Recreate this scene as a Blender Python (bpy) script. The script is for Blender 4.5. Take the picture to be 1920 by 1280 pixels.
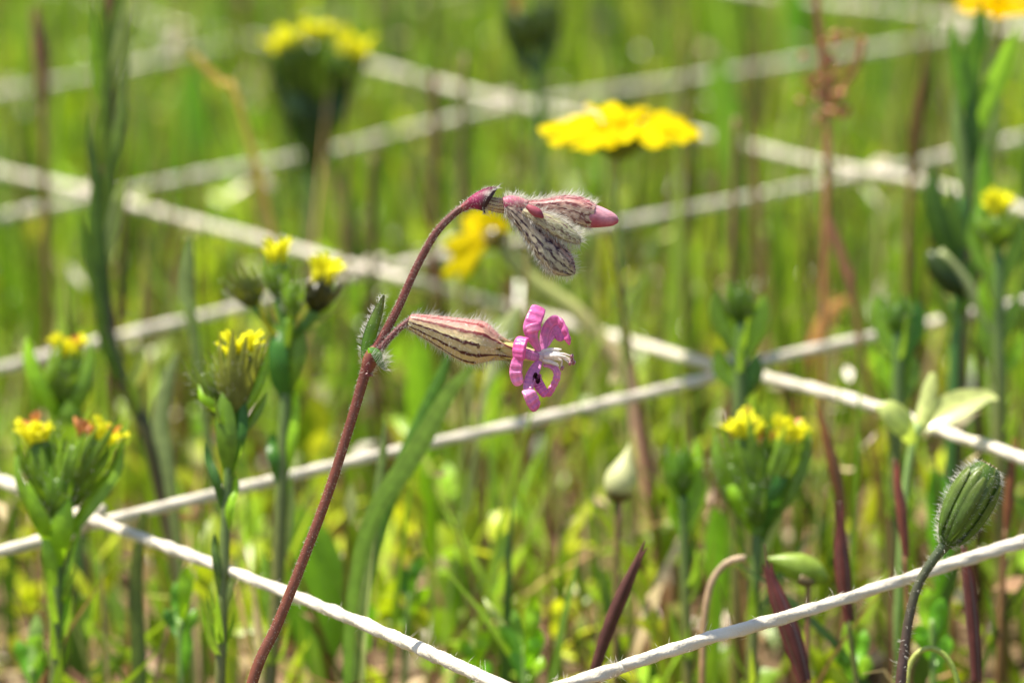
import bpy, math, random
import numpy as np

for o in list(bpy.data.objects):
    bpy.data.objects.remove(o, do_unlink=True)
sc = bpy.context.scene
COL = sc.collection
rng = np.random.default_rng(7)
random.seed(7)

# ------------------------------------------------------------------ camera (1 unit = 1 cm)
sc.unit_settings.scale_length = 0.01
PITCH = math.radians(13.1)
CAM = np.array([0.0, 0.0, 17.3])
FPX = 8000.0            # focal length in pixels of a 1920 wide frame
FOCUS = 44.4
cd = bpy.data.cameras.new('camera')
cam = bpy.data.objects.new('camera', cd)
COL.objects.link(cam)
cam.location = CAM
cam.rotation_euler = (math.pi / 2 - PITCH, 0, 0)
cd.sensor_width = 36.0
cd.lens = 36.0 * FPX / 1920.0
cd.clip_start = 0.5
cd.clip_end = 20000
cd.dof.use_dof = True
cd.dof.focus_distance = FOCUS
cd.dof.aperture_fstop = 0.235
sc.camera = cam

# ------------------------------------------------------------------ sky, sun, exposure
SUN_TO = np.array([-0.40, 0.10, 1.0])
SUN_TO = SUN_TO / np.linalg.norm(SUN_TO)
w = bpy.data.worlds.new('World')
sc.world = w
w.use_nodes = True
nt = w.node_tree
bg = nt.nodes['Background']
sky = nt.nodes.new('ShaderNodeTexSky')
sky.sky_type = 'NISHITA'
sky.sun_disc = False
sky.sun_elevation = math.asin(SUN_TO[2])
sky.sun_rotation = math.atan2(SUN_TO[0], SUN_TO[1]) % (2 * math.pi)
nt.links.new(sky.outputs[0], bg.inputs[0])
bg.inputs[1].default_value = 0.10
sl = bpy.data.lights.new('sun', 'SUN')
sl.energy = 5.0
sl.angle = math.radians(0.53)
sl.color = (1.0, 0.93, 0.80)
so = bpy.data.objects.new('sun', sl)
COL.objects.link(so)
from mathutils import Vector
so.rotation_euler = Vector(-SUN_TO).to_track_quat('-Z', 'Y').to_euler()
so.location = (0, 60, 200)
sc.view_settings.view_transform = 'Standard'
sc.view_settings.look = 'None'
sc.view_settings.gamma = 1.0
sc.view_settings.exposure = 1.04
sc.render.engine = 'CYCLES'
sc.cycles.use_denoising = True
sc.cycles.max_bounces = 8
sc.cycles.diffuse_bounces = 4
sc.cycles.transmission_bounces = 4
sc.cycles.glossy_bounces = 2
sc.cycles.sample_clamp_indirect = 6.0

# ------------------------------------------------------------------ helpers
FWD = np.array([0, math.cos(PITCH), -math.sin(PITCH)])
UPV = np.array([0, math.sin(PITCH), math.cos(PITCH)])
RGT = np.array([1.0, 0, 0])
SLOPE = 0.063
NETZ = 4.0


def at(px, py, d):
    """a point d cm in front of the lens that the photograph shows at (px, py)"""
    return CAM + d * (FWD + RGT * (px - 960) / FPX + UPV * (640 - py) / FPX)


def gz(x, y):
    """height of the ground"""
    x = np.asarray(x, float); y = np.asarray(y, float)
    b = (0.16 * np.sin(x * .9 + 1.3) * np.cos(y * .7) + 0.11 * np.sin(x * 2.1 - y * 1.3)
         + 0.25 * np.sin(x * .23 + .4) * np.sin(y * .19))
    return SLOPE * 60 * np.tanh(x / 60) + b - 0.1


def S(r, g, b):
    f = lambda c: (c / 255 / 12.92) if c / 255 <= .04045 else ((c / 255 + .055) / 1.055) ** 2.4
    return np.array([f(r), f(g), f(b)])


def nrm(v):
    v = np.asarray(v, float)
    return v / max(np.linalg.norm(v), 1e-9)


def spline(P, n):
    """catmull-rom through rows of P (any columns), n samples evenly in chord length"""
    P = np.asarray(P, float)
    if len(P) == 2:
        t = np.linspace(0, 1, n)[:, None]
        return P[0] * (1 - t) + P[1] * t
    Q = np.vstack([2 * P[0] - P[1], P, 2 * P[-1] - P[-2]])
    L = np.concatenate([[0], np.cumsum(np.linalg.norm(np.diff(P[:, :3], axis=0), axis=1))])
    s = np.linspace(0, L[-1], n)
    i = np.clip(np.searchsorted(L, s, side='right') - 1, 0, len(P) - 2)
    t = ((s - L[i]) / np.maximum(L[i + 1] - L[i], 1e-9))[:, None]
    a, b, c, d = Q[i], Q[i + 1], Q[i + 2], Q[i + 3]
    return .5 * (2 * b + (c - a) * t + (2 * a - 5 * b + 4 * c - d) * t ** 2 + (3 * b - a - 3 * c + d) * t ** 3)


def frames(C, up):
    T = np.gradient(C, axis=0)
    T /= np.maximum(np.linalg.norm(T, axis=1), 1e-9)[:, None]
    N = np.zeros_like(C)
    n = np.asarray(up, float)
    for k in range(len(C)):
        n = n - T[k] * (n @ T[k])
        if np.linalg.norm(n) < 1e-6:
            n = np.cross(T[k], [.3, .5, .8])
        n = n / np.linalg.norm(n)
        N[k] = n
    B = np.cross(T, N)
    return T, N, B


class MB:
    def __init__(s):
        s.v = []; s.f = []; s.c = []; s.n = 0

    def add(s, V, F, C):
        V = np.asarray(V, float)
        C = np.asarray(C, float)
        if C.ndim == 1:
            C = np.tile(C, (len(V), 1))
        s.v.append(V); s.c.append(C)
        s.f.extend([tuple(int(i) + s.n for i in q) for q in F])
        s.n += len(V)

    def grid(s, V, C, closed=False):
        """V (m, n, 3) grid of points, closed round n"""
        m, n = V.shape[:2]
        F = []
        for i in range(m - 1):
            for j in range(n if closed else n - 1):
                k = (j + 1) % n
                F.append((i * n + j, i * n + k, (i + 1) * n + k, (i + 1) * n + j))
        s.add(V.reshape(-1, 3), F, np.asarray(C).reshape(-1, 3) if np.ndim(C) > 1 else C)

    def tube(s, P, R, col, n=8, m=None, up=(0.2, -1, 0.3), ply=0, twist=0, flat=1.0, wob=0):
        P = np.asarray(P, float)
        R = np.asarray(R, float) * np.ones(len(P))
        m = m or max(4, 4 * len(P))
        PR = spline(np.column_stack([P, R]), m)
        C = PR[:, :3]; r = np.maximum(PR[:, 3], 1e-4)
        if wob:
            r = r * (1 + wob * np.sin(np.arange(m) * 1.9) * np.sin(np.arange(m) * .73))
        T, N, B = frames(C, up)
        a = np.linspace(0, 2 * math.pi, n, endpoint=False)
        ln = np.concatenate([[0], np.cumsum(np.linalg.norm(np.diff(C, axis=0), axis=1))])
        rr = r[:, None] * np.ones(n)
        if ply:
            kx = np.arange(0, ln[-1] + 1.0, .35)
            amp = np.interp(ln, kx, rng.uniform(.03, .14, len(kx)))[:, None]
            ph = np.interp(ln, kx, np.cumsum(rng.uniform(.6, 1.4, len(kx))) * .35)[:, None]
            fat = np.interp(ln, kx, rng.uniform(.88, 1.12, len(kx)))[:, None]
            rr = rr * fat * (1 + amp * np.cos(ply * (a[None] - twist * ph)) + rng.normal(0, .02, rr.shape))
        V = C[:, None] + rr[..., None] * (np.cos(a)[None, :, None] * N[:, None] * flat + np.sin(a)[None, :, None] * B[:, None])
        col = np.asarray(col, float)
        if col.ndim == 2:
            u = np.linspace(0, 1, len(col))
            t = np.linspace(0, 1, m)
            cc = np.column_stack([np.interp(t, u, col[:, k]) for k in range(3)])
            CC = np.repeat(cc[:, None], n, 1)
        else:
            CC = np.tile(col, (m, n, 1))
        k0 = s.n
        s.grid(V, CC, True)
        s.f.append(tuple(k0 + i for i in range(n))[::-1])
        s.f.append(tuple(k0 + (m - 1) * n + i for i in range(n)))
        return V

    def blade(s, P, H, side, col, tip=None, m=None, cup=.25, nc=5, rib=1.15, edge=1.0):
        """leaf: P centre line, H half widths, side = direction of width"""
        P = np.asarray(P, float)
        H = np.asarray(H, float) * np.ones(len(P))
        m = m or max(6, 4 * len(P))
        PR = spline(np.column_stack([P, H]), m)
        C = PR[:, :3]; h = np.maximum(PR[:, 3], 1e-4)
        T, N, B = frames(C, side)
        u = np.linspace(-1, 1, nc)
        V = C[:, None] + h[:, None, None] * (u[None, :, None] * N[:, None] + cup * (u ** 2)[None, :, None] * B[:, None])
        tip = col if tip is None else tip
        t = np.linspace(0, 1, m)[:, None]
        cc = np.asarray(col) * (1 - t) + np.asarray(tip) * t
        k = np.where(np.abs(u) < .2, rib, np.where(np.abs(u) > .9, edge, 1.0))
        s.grid(V, cc[:, None] * k[None, :, None])
        return C

    def ball(s, c, r, col, n=10, m=7, axis=None, stretch=1.0):
        ax = nrm(axis if axis is not None else (0, 0, 1))
        e1 = nrm(np.cross(ax, [.31, .77, .2])); e2 = np.cross(ax, e1)
        th = np.linspace(.02, math.pi - .02, m); a = np.linspace(0, 2 * math.pi, n, endpoint=False)
        V = (np.asarray(c) + r * (np.cos(th)[:, None, None] * ax * stretch
             + np.sin(th)[:, None, None] * (np.cos(a)[None, :, None] * e1 + np.sin(a)[None, :, None] * e2)))
        s.grid(V, np.tile(np.asarray(col, float), (m, n, 1)), True)

    def hairs(s, P, D, L, r, col, droop=0.0):
        """vectorised fine hairs: 3 sided, bent once, tapering to a point"""
        P = np.asarray(P, float); D = np.asarray(D, float)
        D = D / np.linalg.norm(D, axis=1)[:, None]
        n = len(P)
        L = (np.asarray(L) * np.ones(n))[:, None]
        bend = rng.normal(0, .22, (n, 3)) + np.array([0, 0, -droop])
        mid = P + D * L * .55
        tipp = mid + (D + bend) * L * .45
        e1 = np.cross(D, rng.normal(0, 1, (n, 3))); e1 /= np.linalg.norm(e1, axis=1)[:, None]
        e2 = np.cross(D, e1)
        ring = []
        for q in range(3):
            a = q * 2.0944
            ring.append(math.cos(a) * e1 + math.sin(a) * e2)
        V = np.concatenate([np.stack([P + r * k for k in ring], 1), np.stack([mid + r * .7 * k for k in ring], 1), tipp[:, None]], 1)
        b = np.arange(n)[:, None] * 7
        F = []
        for q in range(3):
            k = (q + 1) % 3
            F.append(np.hstack([b + q, b + k, b + 3 + k, b + 3 + q]))
        G = [np.hstack([b + 3 + q, b + 3 + (q + 1) % 3, b + 6]) for q in range(3)]
        faces = [tuple(x) for x in np.vstack(F)] + [tuple(x) for x in np.vstack(G)]
        s.add(V.reshape(-1, 3), faces, np.asarray(col))

    def mesh(s, name, off=(0, 0, 0), smooth=True):
        me = bpy.data.meshes.new(name)
        V = np.vstack(s.v) - np.asarray(off)
        C = np.vstack(s.c)
        me.from_pydata(V.tolist(), [], s.f)
        at_ = me.attributes.new('col', 'FLOAT_COLOR', 'POINT')
        at_.data.foreach_set('color', np.column_stack([C, np.ones(len(C))]).astype(np.float32).ravel())
        if smooth:
            me.polygons.foreach_set('use_smooth', np.ones(len(me.polygons), bool))
        me.update()
        return me


ROOT = {}


def thing(name, label, cat, loc, group=None):
    o = bpy.data.objects.new(name, None)
    COL.objects.link(o)
    o.empty_display_size = .2
    o.location = loc
    o['label'] = label; o['category'] = cat; o['kind'] = 'thing'
    if group:
        o['group'] = group
    ROOT[o.name] = np.asarray(loc, float)
    return o


def part(mb, name, mat, parent, label=None, kind=None, smooth=True):
    off = ROOT[parent.name]
    o = bpy.data.objects.new(name, mb.mesh(name, off, smooth))
    COL.objects.link(o)
    o.parent = parent
    o.data.materials.append(mat)
    ROOT[o.name] = off
    if label:
        o['label'] = label
    if kind:
        o['kind'] = kind
    return o


def single(mb, name, mat, label, cat, loc, group=None):
    o = bpy.data.objects.new(name, mb.mesh(name, loc))
    COL.objects.link(o)
    o.location = loc
    o.data.materials.append(mat)
    o['label'] = label; o['category'] = cat; o['kind'] = 'thing'
    if group:
        o['group'] = group
    return o


def stuff(mb, name, mat, label, cat, kind='stuff'):
    o = bpy.data.objects.new(name, mb.mesh(name))
    COL.objects.link(o)
    o.data.materials.append(mat)
    o['kind'] = kind
    o['label'] = label; o['category'] = cat
    return o


# ------------------------------------------------------------------ materials
def material(name, trans=.3, gloss=.06, rough=.35, nscale=20., namt=.25, bump=.0, bscale=60., tboost=(1.25, 1.3, .55), stretch=None, tint=None):
    m = bpy.data.materials.new(name)
    m.use_nodes = True
    t = m.node_tree
    for n in list(t.nodes):
        t.nodes.remove(n)
    N = t.nodes.new; Lk = t.links.new
    out = N('ShaderNodeOutputMaterial')
    a = N('ShaderNodeAttribute'); a.attribute_name = 'col'
    tc = N('ShaderNodeTexCoord')
    nz = N('ShaderNodeTexNoise'); nz.inputs['Scale'].default_value = nscale; nz.inputs['Detail'].default_value = 4
    if stretch:
        mp = N('ShaderNodeMapping'); mp.inputs['Scale'].default_value = stretch
        Lk(tc.outputs['Object'], mp.inputs[0]); Lk(mp.outputs[0], nz.inputs[0])
    else:
        Lk(tc.outputs['Object'], nz.inputs[0])
    mr = N('ShaderNodeMapRange'); mr.inputs[1].default_value = .25; mr.inputs[2].default_value = .75
    mr.inputs[3].default_value = 1 - namt; mr.inputs[4].default_value = 1 + namt
    Lk(nz.outputs[0], mr.inputs[0])
    mx = N('ShaderNodeVectorMath'); mx.operation = 'SCALE'
    Lk(a.outputs['Color'], mx.inputs[0]); Lk(mr.outputs[0], mx.inputs['Scale'])
    if tint:
        ti = N('ShaderNodeVectorMath'); ti.operation = 'MULTIPLY'; ti.inputs[1].default_value = tint
        Lk(mx.outputs[0], ti.inputs[0]); mx = ti
    df = N('ShaderNodeBsdfDiffuse'); Lk(mx.outputs[0], df.inputs[0])
    cur = df
    if bump:
        bn = N('ShaderNodeTexNoise'); bn.inputs['Scale'].default_value = bscale; bn.inputs['Detail'].default_value = 3
        Lk(tc.outputs['Object'], bn.inputs[0])
        bp = N('ShaderNodeBump'); bp.inputs['Strength'].default_value = bump; bp.inputs['Distance'].default_value = .02
        Lk(bn.outputs[0], bp.inputs['Height'])
        Lk(bp.outputs[0], df.inputs['Normal'])
    if trans:
        tb = N('ShaderNodeVectorMath'); tb.operation = 'MULTIPLY'; tb.inputs[1].default_value = tboost
        Lk(mx.outputs[0], tb.inputs[0])
        tr = N('ShaderNodeBsdfTranslucent'); Lk(tb.outputs[0], tr.inputs[0])
        ms = N('ShaderNodeMixShader'); ms.inputs[0].default_value = trans
        Lk(df.outputs[0], ms.inputs[1]); Lk(tr.outputs[0], ms.inputs[2])
        cur = ms
    if gloss:
        gl = N('ShaderNodeBsdfGlossy'); gl.inputs['Roughness'].default_value = rough
        gl.inputs[0].default_value = (1, 1, 1, 1)
        fr = N('ShaderNodeLayerWeight'); fr.inputs[0].default_value = .35
        fm = N('ShaderNodeMapRange'); fm.inputs[3].default_value = gloss * .6; fm.inputs[4].default_value = min(1, gloss * 3)
        Lk(fr.outputs['Fresnel'], fm.inputs[0])
        if bump:
            Lk(bp.outputs[0], gl.inputs['Normal'])
        m2 = N('ShaderNodeMixShader'); Lk(fm.outputs[0], m2.inputs[0])
        Lk(cur.outputs[0], m2.inputs[1]); Lk(gl.outputs[0], m2.inputs[2])
        cur = m2
    Lk(cur.outputs[0], out.inputs[0])
    return m


M_LEAF = material('leaf_green', .45, .035, .35, 9, .25, .15, 40, (1.3, 1.2, .7), None, (1.15, 1.0, .6))
M_GRASS = material('grass_blade', .45, .05, .3, 3, .3, 0, 1, (1.2, 1.2, .75))
M_STEM = material('stem_skin', .12, .05, .4, 14, .22, .25, 60, (1.2, 1.1, .8))
M_DRY = material('dry_stalk', .2, .03, .5, 6, .3, .2, 30, (1.1, 1.0, .8))
M_CALYX = material('calyx_skin', .28, .04, .4, 30, .14, .25, 70, (1.1, 1.02, .85))
M_PETAL = material('pink_petal', .35, .07, .28, 26, .14, .35, 45, (1.1, .85, 1.05))
M_YELLOW = material('yellow_petal', .45, 0, .4, 14, .12, .1, 40, (1.05, 1.05, .7))
M_HAIR = material('plant_hair', .5, .1, .3, 5, .05, 0, 1, (1, 1, 1))
M_STRING = material('cotton_string', .1, 0, .5, 1.7, .15, .6, 34, (1, 1, 1))
M_SOIL = material('soil', 0, 0, .5, 1.3, .5, .9, 6)
M_LITTER = material('dry_litter', .25, .05, .4, 4, .3, 0, 1, (1.1, 1.0, .8))

# ------------------------------------------------------------------ ground
xs = np.concatenate([-np.geomspace(4000, 70, 14), np.linspace(-60, 60, 181), np.geomspace(70, 4000, 14)])
ys = np.concatenate([-np.geomspace(4000, 30, 14), np.linspace(0, 170, 255), np.geomspace(180, 6000, 16)])
X, Y = np.meshgrid(xs, ys)
Zg = gz(X, Y)
nzv = rng.normal(0, .05, X.shape) * ((np.abs(X) < 65) & (Y > -5) & (Y < 172))
g = MB()
base = np.stack([np.full_like(X, .17), np.full_like(X, .115), np.full_like(X, .07)], -1)
base = base * (1 + .35 * np.sin(X * 1.1 + 2 * np.sin(Y * .6)) * np.sin(Y * .9))[..., None] * rng.uniform(.7, 1.3, X.shape)[..., None]
g.grid(np.stack([X, Y, Zg + nzv], -1)[:, ::1], base)
stuff(g, 'ground', M_SOIL, 'brown soil under the meadow grass', 'ground', 'structure')

# ------------------------------------------------------------------ uncountable meadow growth


def scatter(n, y0, y1, pad=4.0, k=.135, wide=.25):
    """points spread over the strip the lens looks along, and beyond its sides"""
    y = np.sqrt(rng.uniform(y0 ** 2, y1 ** 2, n))
    half = k * y + pad
    x = rng.uniform(-1, 1, n) * half
    o = rng.random(n) < wide
    x[o] = rng.uniform(-1, 1, o.sum()) * (half[o] + 16)
    return x, y


def net_room(x, y):
    """height of the net over the ground"""
    return NETZ + SLOPE * x - gz(x, y)


def grass(mb, x, y, h, w, lean, cols, seg=5, curl=0.0, base_z=None):
    n = len(x)
    z = gz(x, y) - .05 if base_z is None else base_z
    az = rng.uniform(0, 2 * math.pi, n)
    ld = np.stack([np.cos(az), np.sin(az), np.zeros(n)], 1)
    fa = rng.normal(math.pi / 2, .7, n)
    sd = np.stack([np.sin(fa), np.cos(fa), np.zeros(n)], 1)
    t = np.linspace(0, 1, seg + 1)
    P0 = np.stack([x, y, z], 1)
    up = np.array([0, 0, 1.])
    C = (P0[:, None] + h[:, None, None] * (t[None, :, None] * up * (1 - .25 * (lean[:, None, None] * t[None, :, None]) ** 2)
         + (lean[:, None] * t[None] ** 1.7)[..., None] * ld[:, None]))
    prof = np.clip(1.12 * (1 - t ** 2.6), .03, 1) * (.6 + .4 * np.minimum(1, t * 3))
    half = w[:, None] * .5 * prof[None]
    A = C - half[..., None] * sd[:, None]
    B = C + half[..., None] * sd[:, None]
    V = np.stack([A, B], 2).reshape(n, -1, 3)
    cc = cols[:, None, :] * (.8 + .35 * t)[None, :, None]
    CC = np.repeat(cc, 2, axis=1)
    b = (np.arange(n) * 2 * (seg + 1))[:, None]
    F = []
    for i in range(seg):
        F.append(np.hstack([b + 2 * i, b + 2 * i + 1, b + 2 * i + 3, b + 2 * i + 2]))
    mb.add(V.reshape(-1, 3), np.vstack(F).tolist(), CC.reshape(-1, 3))


def pick(pal, wts, n, jit=.22):
    pal = np.asarray(pal)
    i = rng.choice(len(pal), n, p=np.asarray(wts) / sum(wts))
    return pal[i] * np.exp(rng.normal(0, jit, (n, 1)))


G1, G2, G3, G4, G5 = (S(140, 170, 38), S(108, 142, 34), S(168, 192, 54), S(60, 90, 26), S(154, 164, 100))
B1, B2, B3, B4 = S(164, 132, 88), S(116, 80, 54), S(200, 178, 134), S(98, 60, 50)

# short blades under the net
mb = MB()
x, y = scatter(9500, 36, 150)
keep = (y > 64) | (rng.random(len(y)) < .55)
x, y = x[keep], y[keep]
room = net_room(x, y)
h = room * rng.uniform(.35, 1.02, len(x))
h = np.where(y < 48, np.minimum(h, 2.4), h)
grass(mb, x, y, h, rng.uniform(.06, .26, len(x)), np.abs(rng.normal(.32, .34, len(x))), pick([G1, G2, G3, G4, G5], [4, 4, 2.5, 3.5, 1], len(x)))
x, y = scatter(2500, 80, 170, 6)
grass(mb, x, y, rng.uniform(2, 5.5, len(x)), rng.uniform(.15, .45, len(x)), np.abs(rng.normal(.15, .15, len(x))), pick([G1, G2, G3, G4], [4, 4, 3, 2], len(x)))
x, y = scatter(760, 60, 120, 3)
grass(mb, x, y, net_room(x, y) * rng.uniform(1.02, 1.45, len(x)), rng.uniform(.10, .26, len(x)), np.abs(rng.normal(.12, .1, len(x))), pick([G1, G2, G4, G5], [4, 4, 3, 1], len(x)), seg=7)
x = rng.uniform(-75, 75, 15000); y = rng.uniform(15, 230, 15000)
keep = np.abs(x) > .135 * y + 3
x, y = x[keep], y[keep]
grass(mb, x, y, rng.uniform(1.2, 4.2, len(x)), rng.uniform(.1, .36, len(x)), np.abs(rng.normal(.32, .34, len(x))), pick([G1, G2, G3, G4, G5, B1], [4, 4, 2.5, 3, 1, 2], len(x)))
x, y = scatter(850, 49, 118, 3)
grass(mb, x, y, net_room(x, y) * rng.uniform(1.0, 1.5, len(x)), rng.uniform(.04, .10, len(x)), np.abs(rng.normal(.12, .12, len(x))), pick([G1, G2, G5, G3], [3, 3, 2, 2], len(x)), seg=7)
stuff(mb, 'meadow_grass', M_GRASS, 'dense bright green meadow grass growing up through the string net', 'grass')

mb = MB()
x, y = scatter(4600, 40, 150)
keep = (y < 64) | (rng.random(len(y)) < .7)
x, y = x[keep], y[keep]
h = net_room(x, y) * rng.uniform(.3, 1.1, len(x)); h = np.where(y < 48, np.minimum(h, 2.2), h)
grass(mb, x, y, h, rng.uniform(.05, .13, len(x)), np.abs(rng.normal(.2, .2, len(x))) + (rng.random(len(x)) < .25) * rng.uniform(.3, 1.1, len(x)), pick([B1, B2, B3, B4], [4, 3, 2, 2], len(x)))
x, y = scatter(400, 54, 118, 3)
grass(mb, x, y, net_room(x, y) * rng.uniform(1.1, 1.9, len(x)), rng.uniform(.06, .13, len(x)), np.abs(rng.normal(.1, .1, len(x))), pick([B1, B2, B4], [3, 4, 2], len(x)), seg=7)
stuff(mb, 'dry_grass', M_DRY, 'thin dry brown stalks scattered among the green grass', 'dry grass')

# litter lying on the soil
mb = MB()
n = 9000
x, y = scatter(n, 30, 150)
az = rng.uniform(0, 2 * math.pi, n); L = rng.uniform(.25, 1.5, n); wd = rng.uniform(.04, .22, n)
dv = np.stack([np.cos(az), np.sin(az), rng.normal(0, .22, n)], 1)
sv = np.stack([-np.sin(az), np.cos(az), rng.normal(0, .5, n)], 1)
c = np.stack([x, y, gz(x, y) + rng.uniform(.02, .35, n)], 1)
V = np.stack([c - dv * L[:, None] / 2 - sv * wd[:, None] / 2, c - dv * L[:, None] / 2 + sv * wd[:, None] / 2,
              c + dv * L[:, None] / 2 + sv * wd[:, None] / 3, c + dv * L[:, None] / 2 - sv * wd[:, None] / 3], 1)
cc = pick([B1, B2, B3, B4, S(224, 216, 204)], [4, 3, 4, 1, 1.2], n)
mb.add(V.reshape(-1, 3), (np.arange(n)[:, None] * 4 + np.arange(4)).tolist(), np.repeat(cc, 4, axis=0))
stuff(mb, 'straw_litter', M_LITTER, 'tan straw and dead leaf litter lying on the soil', 'litter')

mb = MB()
n = 2600
x, y = scatter(n, 46, 125)
c = np.stack([x, y, gz(x, y) + net_room(x, y) * rng.uniform(.1, .98, n)], 1)
c[:, 2] = np.where(y < 50, gz(x, y) + rng.uniform(.1, 1.5, n), c[:, 2])
dv = rng.normal(0, 1, (n, 3)); dv /= np.linalg.norm(dv, axis=1)[:, None]
sv = np.cross(dv, rng.normal(0, 1, (n, 3))); sv /= np.linalg.norm(sv, axis=1)[:, None]
L = (rng.uniform(.08, .32, n))[:, None]; wd = L * rng.uniform(.3, .8, (n, 1))
V = np.stack([c - dv * L, c - sv * wd * .6 + dv * L * .1, c + dv * L + np.cross(dv, sv) * L * .2, c + sv * wd * .6], 1)
cc = pick([S(226, 216, 196), S(206, 186, 140), S(196, 204, 120), S(170, 128, 86), S(216, 190, 186)], [3, 3, 3, 2, 1], n, .12)  # pale chaff tones stand in for sun flecks and highlights
mb.add(V.reshape(-1, 3), (np.arange(n)[:, None] * 4 + np.arange(4)).tolist(), np.repeat(cc, 4, axis=0))
stuff(mb, 'highlight_chaff', M_LITTER, 'pale chaff and petal bits coloured as bright flecks of light among the grass', 'litter')

# low leafy ground cover


def leaf_pts(base, dirv, L, arch):
    d = nrm(dirv)
    return [base, base + d * L * .5 + np.array([0, 0, arch * L * .2]), base + d * L + np.array([0, 0, -arch * L * .15])]


mb = MB()
x, y = scatter(2200, 40, 120)
for i in range(len(x)):
    b = np.array([x[i], y[i], float(gz(x[i], y[i]))])
    room = float(net_room(x[i], y[i]))
    hh = room * rng.uniform(.1, .75)
    if y[i] < 50:
        hh = min(hh, 1.2)
    colr = pick([G1, G2, G3, S(132, 180, 66)], [3, 3, 2, 2], 1)[0]
    for k in range(rng.integers(4, 8)):
        a = rng.uniform(0, 6.28); el = rng.uniform(.3, 1.5)
        Lf = rng.uniform(.45, 1.1)
        p = b + np.array([0, 0, hh * rng.uniform(.3, 1)])
        dv = np.array([math.cos(a) * math.cos(el), math.sin(a) * math.cos(el), math.sin(el)])
        sd = np.cross(dv, [rng.normal(0, .3), rng.normal(0, .3), 1]) + 1e-3
        mb.blade(leaf_pts(p, dv, Lf, .5), np.array([.15, 1, .08]) * rng.uniform(.09, .19), sd, colr, m=6, nc=3)
stuff(mb, 'ground_cover', M_LEAF, 'low leafy weeds with small oblong leaves under the net', 'weeds')


# ------------------------------------------------------------------ string net
def on_net(px, py, lift=0.0, sink=0.0):
    d = FWD + RGT * (px - 960) / FPX + UPV * (640 - py) / FPX
    t = (NETZ - sink - CAM[2]) / (d[2] - SLOPE * d[0])
    p = CAM + t * d
    p[2] += lift
    return p


A = [  # strands that rise to the right, then those that fall to the right
    ('nearest strand, rising along the lower right', [(560, 1440), (1060, 1284), (1300, 1205), (1500, 1148), (1720, 1078), (1920, 1015), (2200, 930)]),
    ('strand rising behind the catchfly stem', [(-400, 1135), (0, 1034), (165, 985), (430, 920), (720, 850), (1000, 788), (1310, 713), (1450, 672), (1620, 634), (1700, 616, .6), (1780, 598, .5), (1890, 572), (2150, 510)]),
    ('strand rising behind the pink bud cluster', [(-300, 765), (0, 690), (215, 632), (440, 578), (700, 508), (950, 458), (1240, 403), (1530, 345), (1710, 308), (1920, 258), (2150, 205)]),
    ('strand rising behind the yellow daisy', [(-300, 480), (0, 408), (170, 372), (380, 328), (550, 297), (660, 274), (745, 250, .7), (830, 228), (945, 203), (1240, 157), (1530, 110), (1790, 68), (2100, 15)]),
    ('strand rising in the upper corner by the tall leafy stem', [(-300, 240), (0, 176), (170, 142), (350, 103), (450, 80, 1.4), (560, 52, 1.6), (800, -5, 1.6), (1050, -60, 1.5)]),
    ('strand falling to the lower edge, nearest of its direction', [(-350, 790), (0, 915), (165, 985), (400, 1073), (620, 1160), (760, 1220), (900, 1284), (1150, 1400)]),
    ('long strand falling across the middle', [(-300, 260), (0, 332), (170, 372), (330, 418), (480, 458), (700, 520), (780, 540), (850, 562, .8), (960, 590, 1.2), (1080, 622, .8), (1180, 652, .7), (1260, 676, .4), (1320, 694), (1440, 722), (1620, 770), (1780, 828), (1920, 876), (2200, 985)]),
    ('strand falling behind the yellow daisy', [(-100, -60, 1.6), (200, 12, 1.6), (330, 60, 1.0), (430, 74, 1.4), (560, 100, 1.2), (700, 133), (945, 200), (1120, 232), (1310, 262), (1540, 318), (1720, 350), (1930, 408), (2200, 480)]),
    ('strand falling along the upper right edge', [(1000, -75), (1250, -35), (1450, 2), (1620, 20), (1800, 47), (2100, 100)]),
]
netloc = np.array([0, 65.0, NETZ])
net = thing('string_net', 'white twisted string net of square cells stretched over the grass', 'net', netloc)
for k, (lab, pts) in enumerate(A):
    W = np.array([on_net(q[0], q[1], .10 if k >= 5 else 0.0, q[2] if len(q) > 2 else 0.0) for q in pts])
    ext0 = W[0] + (W[0] - W[1]) / np.linalg.norm(W[0] - W[1]) * 40
    ext1 = W[-1] + (W[-1] - W[-2]) / np.linalg.norm(W[-1] - W[-2]) * 40
    W = np.vstack([ext0, W, ext1])
    mb = MB()
    Lt = np.linalg.norm(np.diff(W, axis=0), axis=1).sum()
    mb.tube(W, .066, S(220, 211, 192), n=18, m=int(Lt / .06), ply=3, twist=3.6, wob=.05)
    C = spline(W, 700)
    nf = 4200
    u = rng.uniform(0, 698.9, nf); iu = u.astype(int); fu = (u - iu)[:, None]
    Pn = C[iu] * (1 - fu) + C[iu + 1] * fu + rng.normal(0, .035, (nf, 3))
    mb.hairs(Pn, rng.normal(0, 1, (nf, 3)) + (C[iu + 1] - C[iu]) * 8, rng.uniform(.05, .17, nf), .0028, S(214, 206, 188))
    part(mb, 'strand', M_STRING, net, lab)
for px, py in [(165, 985), (1375, 701), (700, 512), (1650, 330), (170, 372), (945, 201), (1800, 55), (330, 90)]:
    p = on_net(px, py, .05)
    mb = MB()
    a = np.linspace(0, 2 * math.pi * 1.6, 16)
    mb.tube(np.stack([p[0] + .14 * np.cos(a), p[1] + .11 * np.sin(a) + .01 * a, p[2] + .03 + .11 * np.sin(a * 1.3)], 1), .07, S(206, 196, 176), n=10, m=60, ply=3, twist=4)
    part(mb, 'knot', M_STRING, net)


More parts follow.
